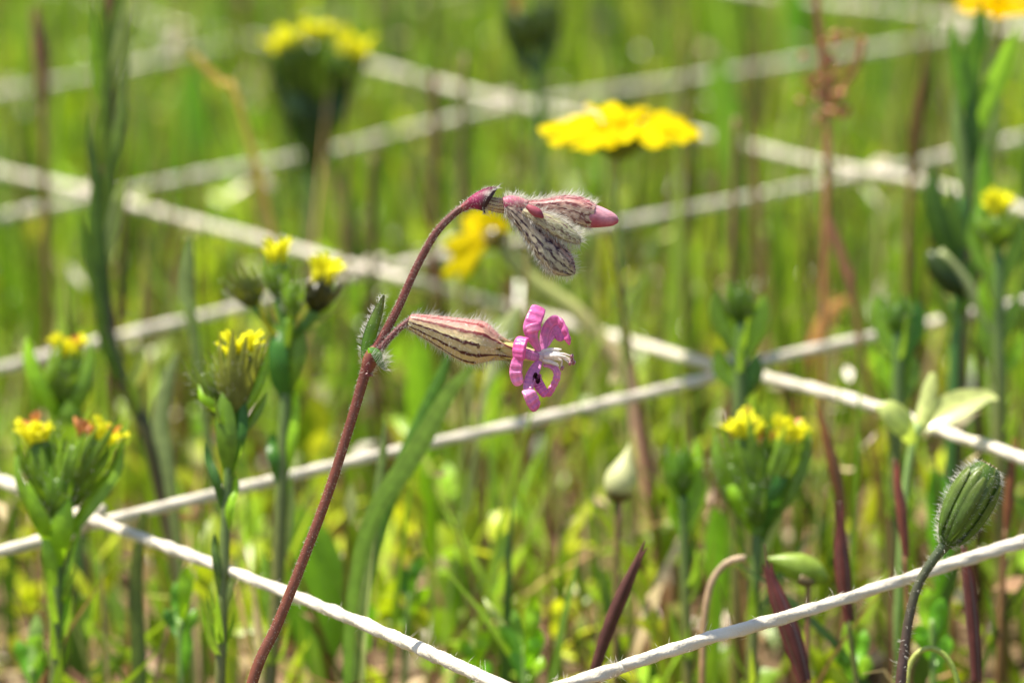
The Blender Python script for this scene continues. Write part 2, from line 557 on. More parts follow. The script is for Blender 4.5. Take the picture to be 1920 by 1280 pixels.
# ------------------------------------------------------------------ generic plant pieces
def ppx(pts, d):
    """list of (px, py[, extra depth]) -> world"""
    return np.array([at(q[0], q[1], d + (q[2] if len(q) > 2 else 0)) for q in pts])


def down(pts, drift=.15):
    """continue a stem (given from its foot in view upwards) down to the soil"""
    p, q = pts[0], pts[min(1, len(pts) - 1)]
    z0 = float(gz(p[0], p[1])) - .1
    if p[2] <= z0 + .1:
        return pts
    dx = (p[:2] - q[:2]) / max(abs(q[2] - p[2]), .3) * (p[2] - z0) * .5
    dx = np.clip(dx, -1.5, 1.5)
    f = np.array([p[0] + dx[0], p[1] + dx[1], z0])
    mid = (p * .5 + f * .5)
    mid[:2] = p[:2] + dx * .6
    return np.vstack([f, mid, pts])


def stem_part(parent, W, R, col, mat=None, name='stem', n=8, **k):
    mb = MB()
    R = np.asarray(R) * np.ones(len(W)) if np.ndim(R) == 0 else np.concatenate([np.full(len(W) - len(R), R[0]), R])
    mb.tube(W, R, col, n=n, m=max(24, 6 * len(W)), **k)
    return part(mb, name, mat or M_STEM, parent)


def leaf_part(parent, W, H, side, col, tip=None, name='leaf', mat=None, cup=.3, **k):
    mb = MB()
    mb.blade(W, H, side, col, tip, cup=cup, **k)
    return part(mb, name, mat or M_LEAF, parent)


def hair_on_tube(parent, V, count, L, r, col, out=1.0, fwd=.0, select=None, droop=0.0):
    """V: (m, n, 3) surface grid; hairs stand out of it"""
    m, n = V.shape[:2]
    i = rng.integers(0, m - 1, count); j = rng.integers(0, n, count)
    c = V.mean(axis=1)
    u = rng.random((count, 1)); v = rng.random((count, 1)); j2 = (j + 1) % n
    P = (V[i, j] * (1 - v) + V[i, j2] * v) * (1 - u) + (V[i + 1, j] * (1 - v) + V[i + 1, j2] * v) * u
    D = P - (c[i] * (1 - u) + c[i + 1] * u)
    D /= np.maximum(np.linalg.norm(D, axis=1), 1e-9)[:, None]
    T = c[np.minimum(i + 1, m - 1)] - c[np.maximum(i - 1, 0)]
    T /= np.maximum(np.linalg.norm(T, axis=1), 1e-9)[:, None]
    if select is not None:
        k = select(D, i / m)
        P, D, T = P[k], D[k], T[k]
    mb = MB()
    nn = len(P)
    mb.hairs(P, D * out + T * fwd + rng.normal(0, .25, (nn, 3)), rng.uniform(L[0], L[1], nn), r, col, droop)
    return part(mb, 'hairs', M_HAIR, parent, kind='stuff')


def body(stations, d, colf, na=120, nl=90, bulge=None, endpos=None):
    """swollen body whose axis and half widths are read off as (px, py, half width px[, extra depth])"""
    st = np.array([list(s) + [0] * (4 - len(s)) for s in stations], float)
    C = np.array([at(s[0], s[1], d + s[3]) for s in st])
    Rr = st[:, 2] * d / FPX
    PR = spline(np.column_stack([C, Rr]), nl)
    C, R = PR[:, :3], np.maximum(PR[:, 3], .002)
    T = np.gradient(C, axis=0); T /= np.linalg.norm(T, axis=1)[:, None]
    ec = np.tile(-FWD, (nl, 1)); ec = ec - T * (ec * T).sum(1)[:, None]; ec /= np.linalg.norm(ec, axis=1)[:, None]
    eu = np.cross(T, ec)
    eu *= np.sign(eu @ UPV + 1e-6 * (eu @ RGT))[:, None]
    a = np.linspace(0, 2 * math.pi, na, endpoint=False)
    t = np.linspace(0, 1, nl)
    TT, AA = np.meshgrid(t, a, indexing='ij')
    RR = R[:, None] * (bulge(TT, AA) if bulge else 1.0)
    V = C[:, None] + RR[..., None] * (np.cos(AA)[..., None] * eu[:, None] + np.sin(AA)[..., None] * ec[:, None])
    if endpos is not None:
        V = V + endpos(TT, AA)[..., None] * T[:, None]
    col = colf(TT, AA)
    mb = MB()
    mb.grid(V, col, True)
    k0 = 0
    mb.f.append(tuple(range(na))[::-1])
    mb.f.append(tuple(range((nl - 1) * na, nl * na)))
    return mb, V


def vnoise(TT, AA, ft, fa, seed):
    """smooth random values in -1..1 over a body, periodic round it"""
    g = np.random.default_rng(seed).uniform(-1, 1, (int(ft) + 2, int(fa)))
    t = np.clip(TT, 0, .9999) * ft; a = (AA / (2 * math.pi) % 1) * fa
    i = t.astype(int); j = a.astype(int) % int(fa); u = t - i; v = a - np.floor(a)
    u = u * u * (3 - 2 * u); v = v * v * (3 - 2 * v); k = (j + 1) % int(fa)
    return (g[i, j] * (1 - v) + g[i, k] * v) * (1 - u) + (g[i + 1, j] * (1 - v) + g[i + 1, k] * v) * u


def veins(TT, AA, nv, a0, width, jag=.12, stop=None):
    """1 on a lengthwise vein, 0 between"""
    u = (AA - a0) / (2 * math.pi / nv)
    wob = jag * (vnoise(TT, AA, 14, 9, 3) + .7 * vnoise(TT, AA, 40, 31, 5))
    k = np.floor(u + .5)
    dist = np.abs(u - k + wob)
    ww = width * (1 + .55 * vnoise(TT, AA, 30, 41, 8))
    v = np.clip((ww - dist) / (ww * .5) , 0, 1)
    if stop is not None:
        odd = (np.mod(k, 2) == 1)
        v = np.where(odd & (TT > stop), 0, v)
        # little hooks where the short veins end
        hook = odd & (np.abs(TT - stop) < .018) & (u - k > -.02) & (u - k < .3)
        v = np.where(hook, .8, v)
    return v


def mixc(c0, c1, f):
    f = np.clip(f, 0, 1)[..., None]
    return np.asarray(c0) * (1 - f) + np.asarray(c1) * f


# ------------------------------------------------------------------ the catchfly in focus
D = FOCUS
PX = D / FPX
stem_px = [(470, 1288), (520, 1170), (570, 1045), (615, 925), (655, 800), (690, 680)]
W = down(ppx(stem_px, D))
fly = thing('catchfly', 'slender reddish catchfly in sharp focus with striped calyx, pink flower and hairy nodding buds', 'wildflower', W[0])
STEMC = np.array([S(108, 70, 42), S(116, 72, 46), S(122, 70, 48), S(116, 64, 44), S(108, 58, 42)])
mb = MB()
Vs = mb.tube(W, np.concatenate([np.full(len(W) - 6, 10.5), [10.5, 10, 9.6, 9.2, 9.2, 10.5]]) * PX, STEMC, n=14, m=90)
st = part(mb, 'stem', M_STEM, fly)
HW = np.array([.86, .84, .76])
hair_on_tube(st, Vs, 2400, (.012, .034), .0011, HW, 1, -.2)
mb = MB()
Wu = ppx([(690, 690), (694, 668), (712, 640), (745, 580), (780, 503), (815, 440), (850, 402), (876, 384), (892, 376)], D)
Vu = mb.tube(Wu, np.array([10, 10, 8.6, 7.8, 7.4, 7.1, 6.8, 6.8, 7.2]) * PX, np.array([S(126, 58, 52), S(106, 52, 42), S(106, 54, 42), S(100, 54, 44), S(104, 58, 50)]), n=14, m=90)
up_st = part(mb, 'stem', M_STEM, fly)
hair_on_tube(up_st, Vu, 1500, (.012, .03), .0011, HW, 1, -.2)
# swollen node
mb, V = body([(689, 706, 10), (689, 695, 11.5), (691, 684, 13.5), (695, 672, 14.5), (700, 660, 13), (703, 650, 9)], D,
             lambda t, a: mixc(S(112, 44, 46), S(128, 84, 52), t * .8 + .3 * np.sin(a * 3)), 40, 30)
nd = part(mb, 'node', M_STEM, fly)
hair_on_tube(nd, V, 90, (.03, .07), .0015, HW)
# leaf left of the node
mb = MB()
lw = ppx([(686, 678, -.02), (690, 650, -.03), (700, 615, -.04), (712, 580, 0), (720, 553, .02)], D)
mb.blade(lw, np.array([7, 12, 12.5, 9, 2]) * PX, RGT + .3 * FWD, S(92, 148, 46), S(84, 96, 60), m=30, nc=9, cup=.55, rib=1.1, edge=.7)
lf = part(mb, 'leaf', M_LEAF, fly)
mh = MB()
q = rng.integers(0, 29, 420); Vl = mb.v[0].reshape(30, 9, 3)
e = rng.integers(0, 2, 420) * 8
Vl = Vl * 1.0
uq = rng.random((420, 1)); Pq = Vl[q, e] * (1 - uq) + Vl[q + 1, e] * uq
dirs = (Vl[q, e] - Vl[q, 4]) + rng.normal(0, .03, (420, 3)) + UPV * .03
mh.hairs(Pq[:220], dirs[:220], rng.uniform(.03, .08, 220), .0018, HW)
q = rng.integers(0, 30, 220); e = rng.integers(1, 8, 220)
mh.hairs(Vl[q, e][:40], -FWD + rng.normal(0, .5, (40, 3)), rng.uniform(.015, .03, 40), .0012, HW)
part(mh, 'hairs', M_HAIR, lf, kind='stuff')
# opposite, folded down leaf in front of the node
mb = MB()
lw = ppx([(700, 662, -.10), (705, 652, -.17), (711, 662, -.22), (715, 676, -.22), (722, 692, -.16)], D)
mb.blade(lw, np.array([10, 15, 16, 11, 3]) * PX, RGT - .2 * FWD, S(92, 150, 46), S(50, 100, 30), m=26, nc=9, cup=-.4, rib=1.2, edge=1.3)
lf2 = part(mb, 'leaf', M_LEAF, fly, 'short green leaf folded down in front of the node')
Vl = mb.v[0].reshape(26, 9, 3); mh = MB()
q = rng.integers(12, 26, 110); e = rng.integers(0, 2, 110) * 8
mh.hairs(Vl[q, e], RGT * rng.uniform(.3, 1, (110, 1)) + UPV * rng.uniform(-.2, .9, (110, 1)) + rng.normal(0, .2, (110, 3)), rng.uniform(.05, .17, 110), .0014, HW)
part(mh, 'hairs', M_HAIR, lf2, kind='stuff')
# pedicel
mb = MB()
Wp = ppx([(712, 655), (728, 636), (748, 616), (764, 604), (770, 601)], D - .03)
Vp = mb.tube(Wp, np.array([7, 6.2, 6, 6.5, 8]) * PX, np.array([S(100, 48, 46), S(112, 58, 56), S(106, 60, 56)]), n=12, m=40)
pe = part(mb, 'pedicel', M_STEM, fly)
hair_on_tube(pe, Vp, 500, (.012, .035), .0016, HW)


# the open flower: calyx
CREAM, VEIN, PINK = S(204, 192, 140), S(78, 32, 30), S(206, 146, 138)


def calcol(t, a):
    up = np.cos(a)
    base = mixc(CREAM, PINK, (up - .15) * 1.3 + .35 * (1 - t) * (up > 0))
    base = mixc(base, S(196, 190, 110), (t - .88) * 6)
    v = veins(t, a, 12, .1, .21, .06, .74)
    vein = mixc(VEIN, S(166, 70, 72), (up - .1) * 1.2)
    c = base * (1 - v[..., None]) + vein * v[..., None]
    return c * (1 + rng.normal(0, .05, t.shape)[..., None])


mb, Vc = body([(764, 601, 7), (767, 602, 13), (774, 604, 16), (790, 609, 20), (820, 619, 27), (857, 632, 36), (882, 640, 40.5), (900, 643, 40),
               (918, 648, 31), (936, 653, 21), (947, 656, 17)], D, calcol, 200, 150,
              bulge=lambda t, a: 1 + .03 * veins(t, a, 12, .1, .3, .02) * np.clip((t - .02) * 8, 0, 1),
              endpos=lambda t, a: .09 * np.clip((t - .86) / .14, 0, 1) ** 2 * np.cos(6 * (a - .1)))
ca = part(mb, 'calyx', M_CALYX, fly, 'cream calyx with purple brown stripes')
hair_on_tube(ca, Vc, 1700, (.05, .14), .0013, HW, .8, .35, lambda Dn, t: (Dn @ -FWD < .45) & (rng.random(len(t)) < .35 + .75 * t))
hair_on_tube(ca, Vc, 1100, (.025, .06), .0015, HW, .8, .4)
# corolla tube
mb, V = body([(938, 653, 14), (950, 656, 16), (968, 660, 15), (985, 663, 13), (1004, 667, 11)], D,
             lambda t, a: mixc(S(206, 200, 122), S(210, 190, 140), t) , 40, 30)
part(mb, 'corolla_tube', M_CALYX, fly, 'pale yellow tube of the flower')


def ribbon(mb, pts, hw, th, col, tip=None, d=D, up=(1, 0, 0), wr=.3, wf=8, n=24, m=90, gro=True):
    """thick petal lobe: flattened tube with rounded end and cross wrinkles"""
    W = ppx(pts, d)
    PR = spline(np.column_stack([W, np.asarray(hw, float) * d / FPX, np.asarray(th, float) * d / FPX * np.ones(len(W))]), m)
    C = PR[:, :3]; h = PR[:, 3] * 1.03; tt = PR[:, 4] * .78
    T, N, B = frames(C, up)
    s = np.linspace(0, 1, m)
    end = np.sqrt(np.clip(1 - np.clip((s - .9) / .1, 0, 1) ** 2, 0, 1)) * np.sqrt(np.clip(1 - np.clip((.06 - s) / .06, 0, 1) ** 2, .05, 1))
    end = np.maximum(end, .03)
    a = np.linspace(0, 2 * math.pi, n, endpoint=False)
    wrk = 1 + wr * np.sign(np.sin(s * wf * 6.28)) * np.abs(np.sin(s * wf * 6.28)) ** .6 * np.clip(s * 2, 0, 1)
    # superelliptic section with a shallow groove along the face
    ca, sa = np.cos(a), np.sin(a)
    X_ = np.sign(ca) * np.abs(ca) ** .8
    Y_ = np.sign(sa) * np.abs(sa) ** .8
    V = (C[:, None] + (h * end)[:, None, None] * X_[None, :, None] * N[:, None]
         + (tt * end * wrk)[:, None, None] * (Y_ - .42 * (1 - X_ ** 2) * np.where(sa < 0, -.2, 1.0) * (1 if gro else 0))[None, :, None] * B[:, None])
    tip = col if tip is None else tip
    cc = np.asarray(col) * (1 - s[:, None]) + np.asarray(tip) * s[:, None]
    # paler veins along the lobe and deeper pink towards the rims
    st_ = 1 + .12 * np.cos(a * 7)[None, :, None] - .10 * (np.abs(X_) > .8)[None, :, None]
    CC = np.repeat(cc[:, None], n, 1) * (1 + rng.normal(0, .03, (m, n, 1))) * st_
    k0 = mb.n
    mb.grid(V, CC, True)
    mb.f.append(tuple(k0 + i for i in range(n))[::-1]); mb.f.append(tuple(k0 + (m - 1) * n + i for i in range(n)))


PK, PKL, PKM = S(230, 104, 174), S(246, 172, 214), S(220, 138, 192)
# upper petal
mb = MB()
ribbon(mb, [(1012, 664, -.02), (1006, 648, -.05), (998, 632, -.09), (996, 616, -.12), (1000, 602, -.11), (1005, 590, -.07), (1009, 580, .0), (1010, 582, .09), (1009, 592, .14)],
       [5, 7, 11, 15, 15.5, 15, 14, 12, 9], [3, 4, 6, 8, 7, 7, 7, 6, 5], PKM, PK)
ribbon(mb, [(985, 618, -.12), (996, 615, -.17), (1008, 612, -.15), (1012, 608, -.1)], [6, 8, 8, 5], [6, 7, 7, 4], PKL, PK, up=(0, 0, 1), wr=.03, m=24)
part(mb, 'petal', M_PETAL, fly, 'upright pink petal rolled back at its tip')
# upper right petal, arched over
mb = MB()
ribbon(mb, [(1020, 660, .02), (1020, 640, .03), (1023, 621, .03), (1032, 606, .02), (1043, 600, -.02), (1053, 607, -.07), (1061, 624, -.1), (1068, 647, -.1)],
       [5, 8, 9, 9.5, 10, 10, 9.5, 8], [4, 4, 4.5, 5, 5, 5.5, 6, 5], PKM, PK, up=(1, 0, .2))
ribbon(mb, [(1024, 650, .08), (1032, 630, .13), (1040, 618, .16), (1048, 628, .15), (1049, 640, .12)], [4, 9, 12, 11, 8], [3, 3, 3, 3, 3], PKL, PK, up=(1, 0, 0))
part(mb, 'petal', M_PETAL, fly, 'pink petal arched over like a hook')
# left petal, two rolled lobes
mb = MB()
ribbon(mb, [(1010, 670, -.04), (996, 666, -.12), (984, 662, -.18), (976, 664, -.22)], [7, 9, 9, 8], [5, 5, 6, 7], PKM, PKM, up=(0, 0, 1))
ribbon(mb, [(985, 634, -.16), (979, 636, -.2), (975, 646, -.23), (973, 660, -.24), (973, 676, -.22)], [12, 13, 13.5, 13, 11], [6, 8, 9, 9, 8], PK, PK * .95, wf=5, wr=.09)
ribbon(mb, [(974, 668, -.21), (969, 682, -.22), (967, 698, -.22), (970, 712, -.2), (976, 722, -.17)], [9, 11, 11.5, 11, 8], [7, 8, 8, 8, 6], PK, PKL, wf=4)
part(mb, 'petal', M_PETAL, fly, 'pink petal with two rolled lobes nearest the calyx')
# lower petal
mb = MB()
ribbon(mb, [(1012, 676, -.06), (1004, 690, -.12), (996, 706, -.17), (991, 722, -.2), (991, 734, -.21)], [6, 10, 11, 10, 9], [4, 4, 4, 4, 4], PKM, PKM * .95)
ribbon(mb, [(984, 731, -.2), (992, 737, -.25), (997, 747, -.25), (1002, 758, -.22), (1007, 768, -.18)], [8, 12.5, 14, 13, 9], [5, 8, 8, 8, 6], PKL, PK * .9, wf=4)
part(mb, 'petal', M_PETAL, fly, 'lowest pink petal hanging down')
# lower right petal, looped
mb = MB()
ribbon(mb, [(1018, 684, -.02), (1032, 685, -.03), (1043, 694, -.05), (1044, 708, -.07), (1038, 722, -.08), (1031, 734, -.1), (1024, 742, -.12)], [7, 9, 9, 8, 7.5, 8, 7], [4, 5, 6, 6, 5, 5, 5], PKL, PK * .9)
ribbon(mb, [(1008, 700, -.06), (1007, 712, -.1), (1012, 724, -.13), (1018, 733, -.15), (1025, 743, -.14)], [7, 9, 10, 9, 7], [4, 5, 6, 6, 5], PKM, PK)
part(mb, 'petal', M_PETAL, fly, 'pink petal looped around a small gap')
# white corona
mb, V = body([(1000, 665, 9), (1014, 667, 11), (1028, 670, 14), (1040, 672, 15)], D, lambda t, a: mixc(S(228, 196, 206), S(240, 236, 224), t * 1.5), 40, 24,
             bulge=lambda t, a: 1 + .14 * t * np.cos(9 * a), endpos=lambda t, a: .05 * np.clip((t - .7) / .3, 0, 1) * np.cos(9 * a))
cor = part(mb, 'corona', M_CALYX, fly, 'frilled white crown in the throat of the flower')
for (x0, y0, x1, y1, dz) in [(1015, 660, 1053, 655, -.05), (1018, 664, 1060, 666, -.08), (1020, 668, 1054, 676, -.12), (1018, 674, 1048, 686, -.1),
                             (1016, 672, 1052, 671, .05), (1014, 664, 1050, 660, .06), (1020, 668, 1062, 669, -.14), (1018, 676, 1040, 692, -.02)]:
    mb = MB()
    mb.tube(ppx([(x0, y0, dz * .6), ((x0 + x1) / 2, (y0 + y1) / 2 - 2, dz), (x1, y1, dz)], D), np.array([4.5, 4, 1.6]) * PX, S(238, 232, 222), n=8, m=14, flat=.6)
    part(mb, 'scale', M_CALYX, cor)
for (x1, y1, dz) in [(1073, 675, -.05), (1069, 681, -.07), (1076, 680, -.02), (1054, 690, -.06), (1072, 668, -.08)]:
    mb = MB()
    mb.tube(ppx([(1030, 669, dz), (1052, 666 + (y1 - 675) * .5, dz), (x1 - 2, y1 - 1, dz)], D), np.array([2.6, 2.2, 1.6]) * PX, S(238, 228, 220), n=6, m=14)
    sp = part(mb, 'stamen', M_CALYX, fly)
    mb = MB()
    mb.ball(at(x1, y1, D + dz), 3.6 * PX, S(168, 104, 116), axis=(.4, .2, 1), stretch=1.4)
    part(mb, 'anther', M_PETAL, sp)

# cup shaped bracts where the stem bends over
def bcol(t, a):
    c = mixc(S(140, 48, 34), S(150, 44, 88), t * 2.2)
    c = mixc(c, S(62, 38, 40), (t - .5) * 3 + .3 * np.cos(a + 2.4))
    return c


mb, V = body([(866, 391, 7), (878, 384, 9), (892, 378, 15), (908, 374, 22), (919, 374, 27)], D, bcol, 60, 40,
             endpos=lambda t, a: np.clip((t - .3) / .7, 0, 1) ** 1.5 * (.075 * np.cos(a) + .03 * np.cos(2 * a)))
br = part(mb, 'bract', M_CALYX, fly, 'purple red bract cupped round the bend of the stem')
hair_on_tube(br, V, 520, (.04, .10), .002, HW, .5, .8, lambda Dn, t: (t > .86) & (np.abs(Dn @ UPV) > .5))
hair_on_tube(br, V, 260, (.02, .04), .0016, HW, .8, .2)
mb, V = body([(905, 379, 11), (920, 382, 13), (940, 386, 14), (958, 388, 12)], D + .02,
             lambda t, a: mixc(S(206, 192, 142), S(128, 84, 62), veins(t, a, 12, .1, .2)), 90, 40)
nk = part(mb, 'bud_stalk', M_CALYX, fly, 'short cream striped stalk carrying the buds')
hair_on_tube(nk, V, 260, (.03, .08), .0018, HW)


def budcol(c0, c1, vc, nv, a0, vw, top=None, jag=.16):
    def f(t, a):
        b = mixc(c0, c1, t)
        if top is not None:
            b = mixc(b, top, np.cos(a) * 1.2 - .1)
        v = veins(t, a, nv, a0, vw, jag)
        sp = np.clip((vnoise(t, a, 22, 34, int(nv * 7 + a0 * 100)) - .25) * 2.5, 0, 1)
        v = np.clip(v * (.65 + .6 * vnoise(t, a, 12, 20, 77)) + sp * .75, 0, 1)
        c = b * (1 - v[..., None]) + np.asarray(vc) * v[..., None]
        return c * (1 + rng.normal(0, .08, t.shape)[..., None])
    return f


def bud(label, st, colf, nh, dz, hl=(.05, .125)):
    mb, V = body(st, D + dz, colf, 110, 80, bulge=lambda t, a: 1 + .05 * np.cos(5 * a + .8) * np.clip(t * 3, 0, 1))
    b = part(mb, 'bud', M_CALYX, fly, label)
    hair_on_tube(b, V, int(nh * .62), hl, .0016, HW, .75, .55, lambda Dn, t: (Dn @ -FWD < .6))
    hair_on_tube(b, V, nh // 4, (.03, .08), .0012, HW, .6, .7)
    return b


PKB = S(196, 118, 132)
b1 = bud('uppermost hairy bud with a rounded pink petal tip',
         [(948, 383, 9), (962, 383, 13), (990, 387, 12), (1020, 389, 16), (1050, 389, 22), (1075, 393, 26), (1095, 400, 26), (1112, 405, 22.5)],
         budcol(S(206, 140, 140), S(206, 188, 158), S(108, 50, 54), 12, .15, .2, S(196, 124, 128)), 2200, 0)
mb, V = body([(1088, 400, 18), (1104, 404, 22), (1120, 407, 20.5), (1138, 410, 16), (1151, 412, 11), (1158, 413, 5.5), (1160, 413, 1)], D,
             lambda t, a: mixc(S(226, 172, 182), S(178, 88, 110), .4 + t * .2 - np.cos(a) * .55 + .35 * vnoise(t, a, 5, 9, 4)), 60, 40,  # paler upper side is a highlight put into the colour
             bulge=lambda t, a: 1 + .09 * np.abs(np.sin(1.5 * (a - t * 1.8))) - .05)
part(mb, 'petal_tip', M_CALYX, b1, 'rounded pink petals furled at the tip of the bud')
bud('drooping lowest bud streaked dark purple',
    [(950, 388, 9), (963, 398, 14), (985, 420, 17), (1008, 446, 22), (1030, 471, 27), (1050, 491, 26), (1064, 503, 19), (1074, 511, 8), (1077, 514, 2)],
    budcol(S(190, 170, 146), S(186, 186, 150), S(62, 34, 48), 11, .5, .24, S(190, 140, 134)), 2300, -.07)
bud('green middle bud tucked between the other two',
    [(980, 396, 5), (1000, 404, 11), (1022, 415, 16), (1045, 427, 18), (1066, 440, 15), (1080, 449, 10), (1089, 456, 2)],
    budcol(S(186, 176, 136), S(180, 182, 144), S(110, 78, 80), 8, .2, .16, None), 1900, -.16)
mb, V = body([(988, 386, 4), (998, 393, 8), (1009, 400, 8.5), (1019, 408, 2)], D - .27, lambda t, a: mixc(S(178, 96, 106), S(150, 66, 84), t), 30, 24)
part(mb, 'small_bract', M_CALYX, fly, 'small rosy bract among the buds')
mb, V = body([(944, 381, 11), (956, 380, 13), (972, 381, 12), (988, 384, 8)], D - .06, lambda t, a: mixc(S(206, 110, 140), S(206, 160, 150), t - .2), 40, 24)
cl = part(mb, 'collar', M_CALYX, fly, 'rosy pink joint where the buds part')
hair_on_tube(cl, V, 320, (.04, .1), .0018, HW)

# tiny dark insect on the flower
mb = MB()
p0 = at(1004, 703, D - .30)
mb.ball(p0, 4.2 * PX, S(20, 8, 12), axis=UPV + .3 * RGT, stretch=1.3)
mb.ball(at(1006, 709, D - .30), 2.6 * PX, S(28, 12, 18))
mb.ball(at(1008, 714, D - .31), 4.2 * PX, S(30, 12, 20), axis=UPV - .2 * RGT, stretch=1.4)
for k in range(6):
    s_ = -1 if k % 2 else 1
    c0 = at(1006, 708 + (k // 2 - 1) * 3, D - .30)
    mb.tube([c0, c0 + RGT * s_ * 5 * PX + UPV * 2 * PX, c0 + RGT * s_ * 7 * PX - UPV * (1 + k) * PX + FWD * .03], [.9 * PX, .8 * PX, .5 * PX], S(24, 10, 14), n=5, m=8)
single(mb, 'insect', M_SOIL, 'tiny black insect on the lower pink petals of the catchfly', 'insect', p0)

# ------------------------------------------------------------------ hairy green bud at the right
d = 45.6
px1 = d / FPX
W = down(ppx([(1688, 1290), (1694, 1230), (1704, 1160), (1720, 1100), (1745, 1056), (1768, 1026), (1778, 1013)], d))
hb = thing('hawkbit', 'closed green hawkbit bud on a curved purple brown stem at the right edge', 'wildflower', W[0])
mb = MB()
V = mb.tube(W, np.concatenate([np.full(len(W) - 7, 10), [10, 9.5, 9, 8.5, 9, 11, 15]]) * px1, np.array([S(120, 76, 54), S(112, 72, 56), S(98, 66, 62), S(84, 66, 56), S(76, 92, 58)]), n=14, m=70)
s1 = part(mb, 'stem', M_STEM, hb)
hair_on_tube(s1, V, 70, (.04, .12), .0028, HW)
hair_on_tube(s1, V, 400, (.02, .05), .002, HW)
hst = [(1772, 1022, 13), (1780, 1008, 22), (1790, 990, 32), (1804, 964, 40), (1822, 932, 43), (1838, 904, 39), (1850, 884, 30), (1856, 873, 19)]
mb, V = body(hst, d, lambda t, a: mixc(S(66, 104, 50), S(82, 116, 60), t + .2 * np.sin(a * 11)), 90, 60)
hd = part(mb, 'bud', M_LEAF, hb)
hair_on_tube(hd, V, 700, (.05, .12), .0022, HW, 1, .1, lambda Dn, t: (Dn @ -FWD < .45))
hair_on_tube(hd, V, 900, (.04, .08), .0013, HW, 1, .2)
m_, n_ = V.shape[:2]
cen = V.mean(axis=1)
for k in range(13):
    a = 2 * math.pi * k / 13 + .15
    outer = k % 2
    t0, t1 = (.1, 1.02) if not outer else (.08, .86)
    ti = np.linspace(t0, min(t1, .99), 9)
    pts = []; hwv = []
    for t in ti:
        i = min(int(t * (m_ - 1)), m_ - 1)
        j = int(a / (2 * math.pi) * n_) % n_
        nrmv = nrm(V[i, j] - cen[i])
        pts.append(V[i, j] + nrmv * (.012 + .03 * outer))
        hwv.append(np.linalg.norm(V[i, j] - cen[i]) * .30)
    hwv = np.array(hwv) * np.array([.6, .85, 1, 1, 1, 1, .95, .8, .4])
    jm = int(a / (2 * math.pi) * n_) % n_
    nn = nrm(V[m_ // 2, jm] - cen[m_ // 2])
    ax = nrm(cen[-1] - cen[0])
    mb = MB()
    mb.blade(np.array(pts), hwv, np.cross(ax, nn), S(92, 132, 62) if not outer else S(80, 118, 54), S(104, 128, 70), m=26, nc=7, cup=.35 if np.dot(np.cross(ax, np.cross(ax, nn)), nn) > 0 else .35, rib=1.3, edge=.7)
    # thickness comes from a second skin close under the first
    part(mb, 'bract', M_LEAF, hb)
mb = MB()
for k in range(16):
    a = k * 2.4; r = .1 * math.sqrt(k / 16)
    e1, e2 = nrm(np.cross(ax, UPV)), nrm(np.cross(ax, np.cross(ax, UPV)))
    c0 = cen[-6] + e1 * r * math.cos(a) + e2 * r * math.sin(a)
    mb.tube([c0, c0 + ax * .07, c0 + ax * .1 + e1 * .01 * math.cos(a)], [.02, .022, .008], S(128, 116, 66), n=6, m=8)
part(mb, 'floret_tips', M_PETAL, hb, 'brownish floret tips at the mouth of the bud', kind='stuff')


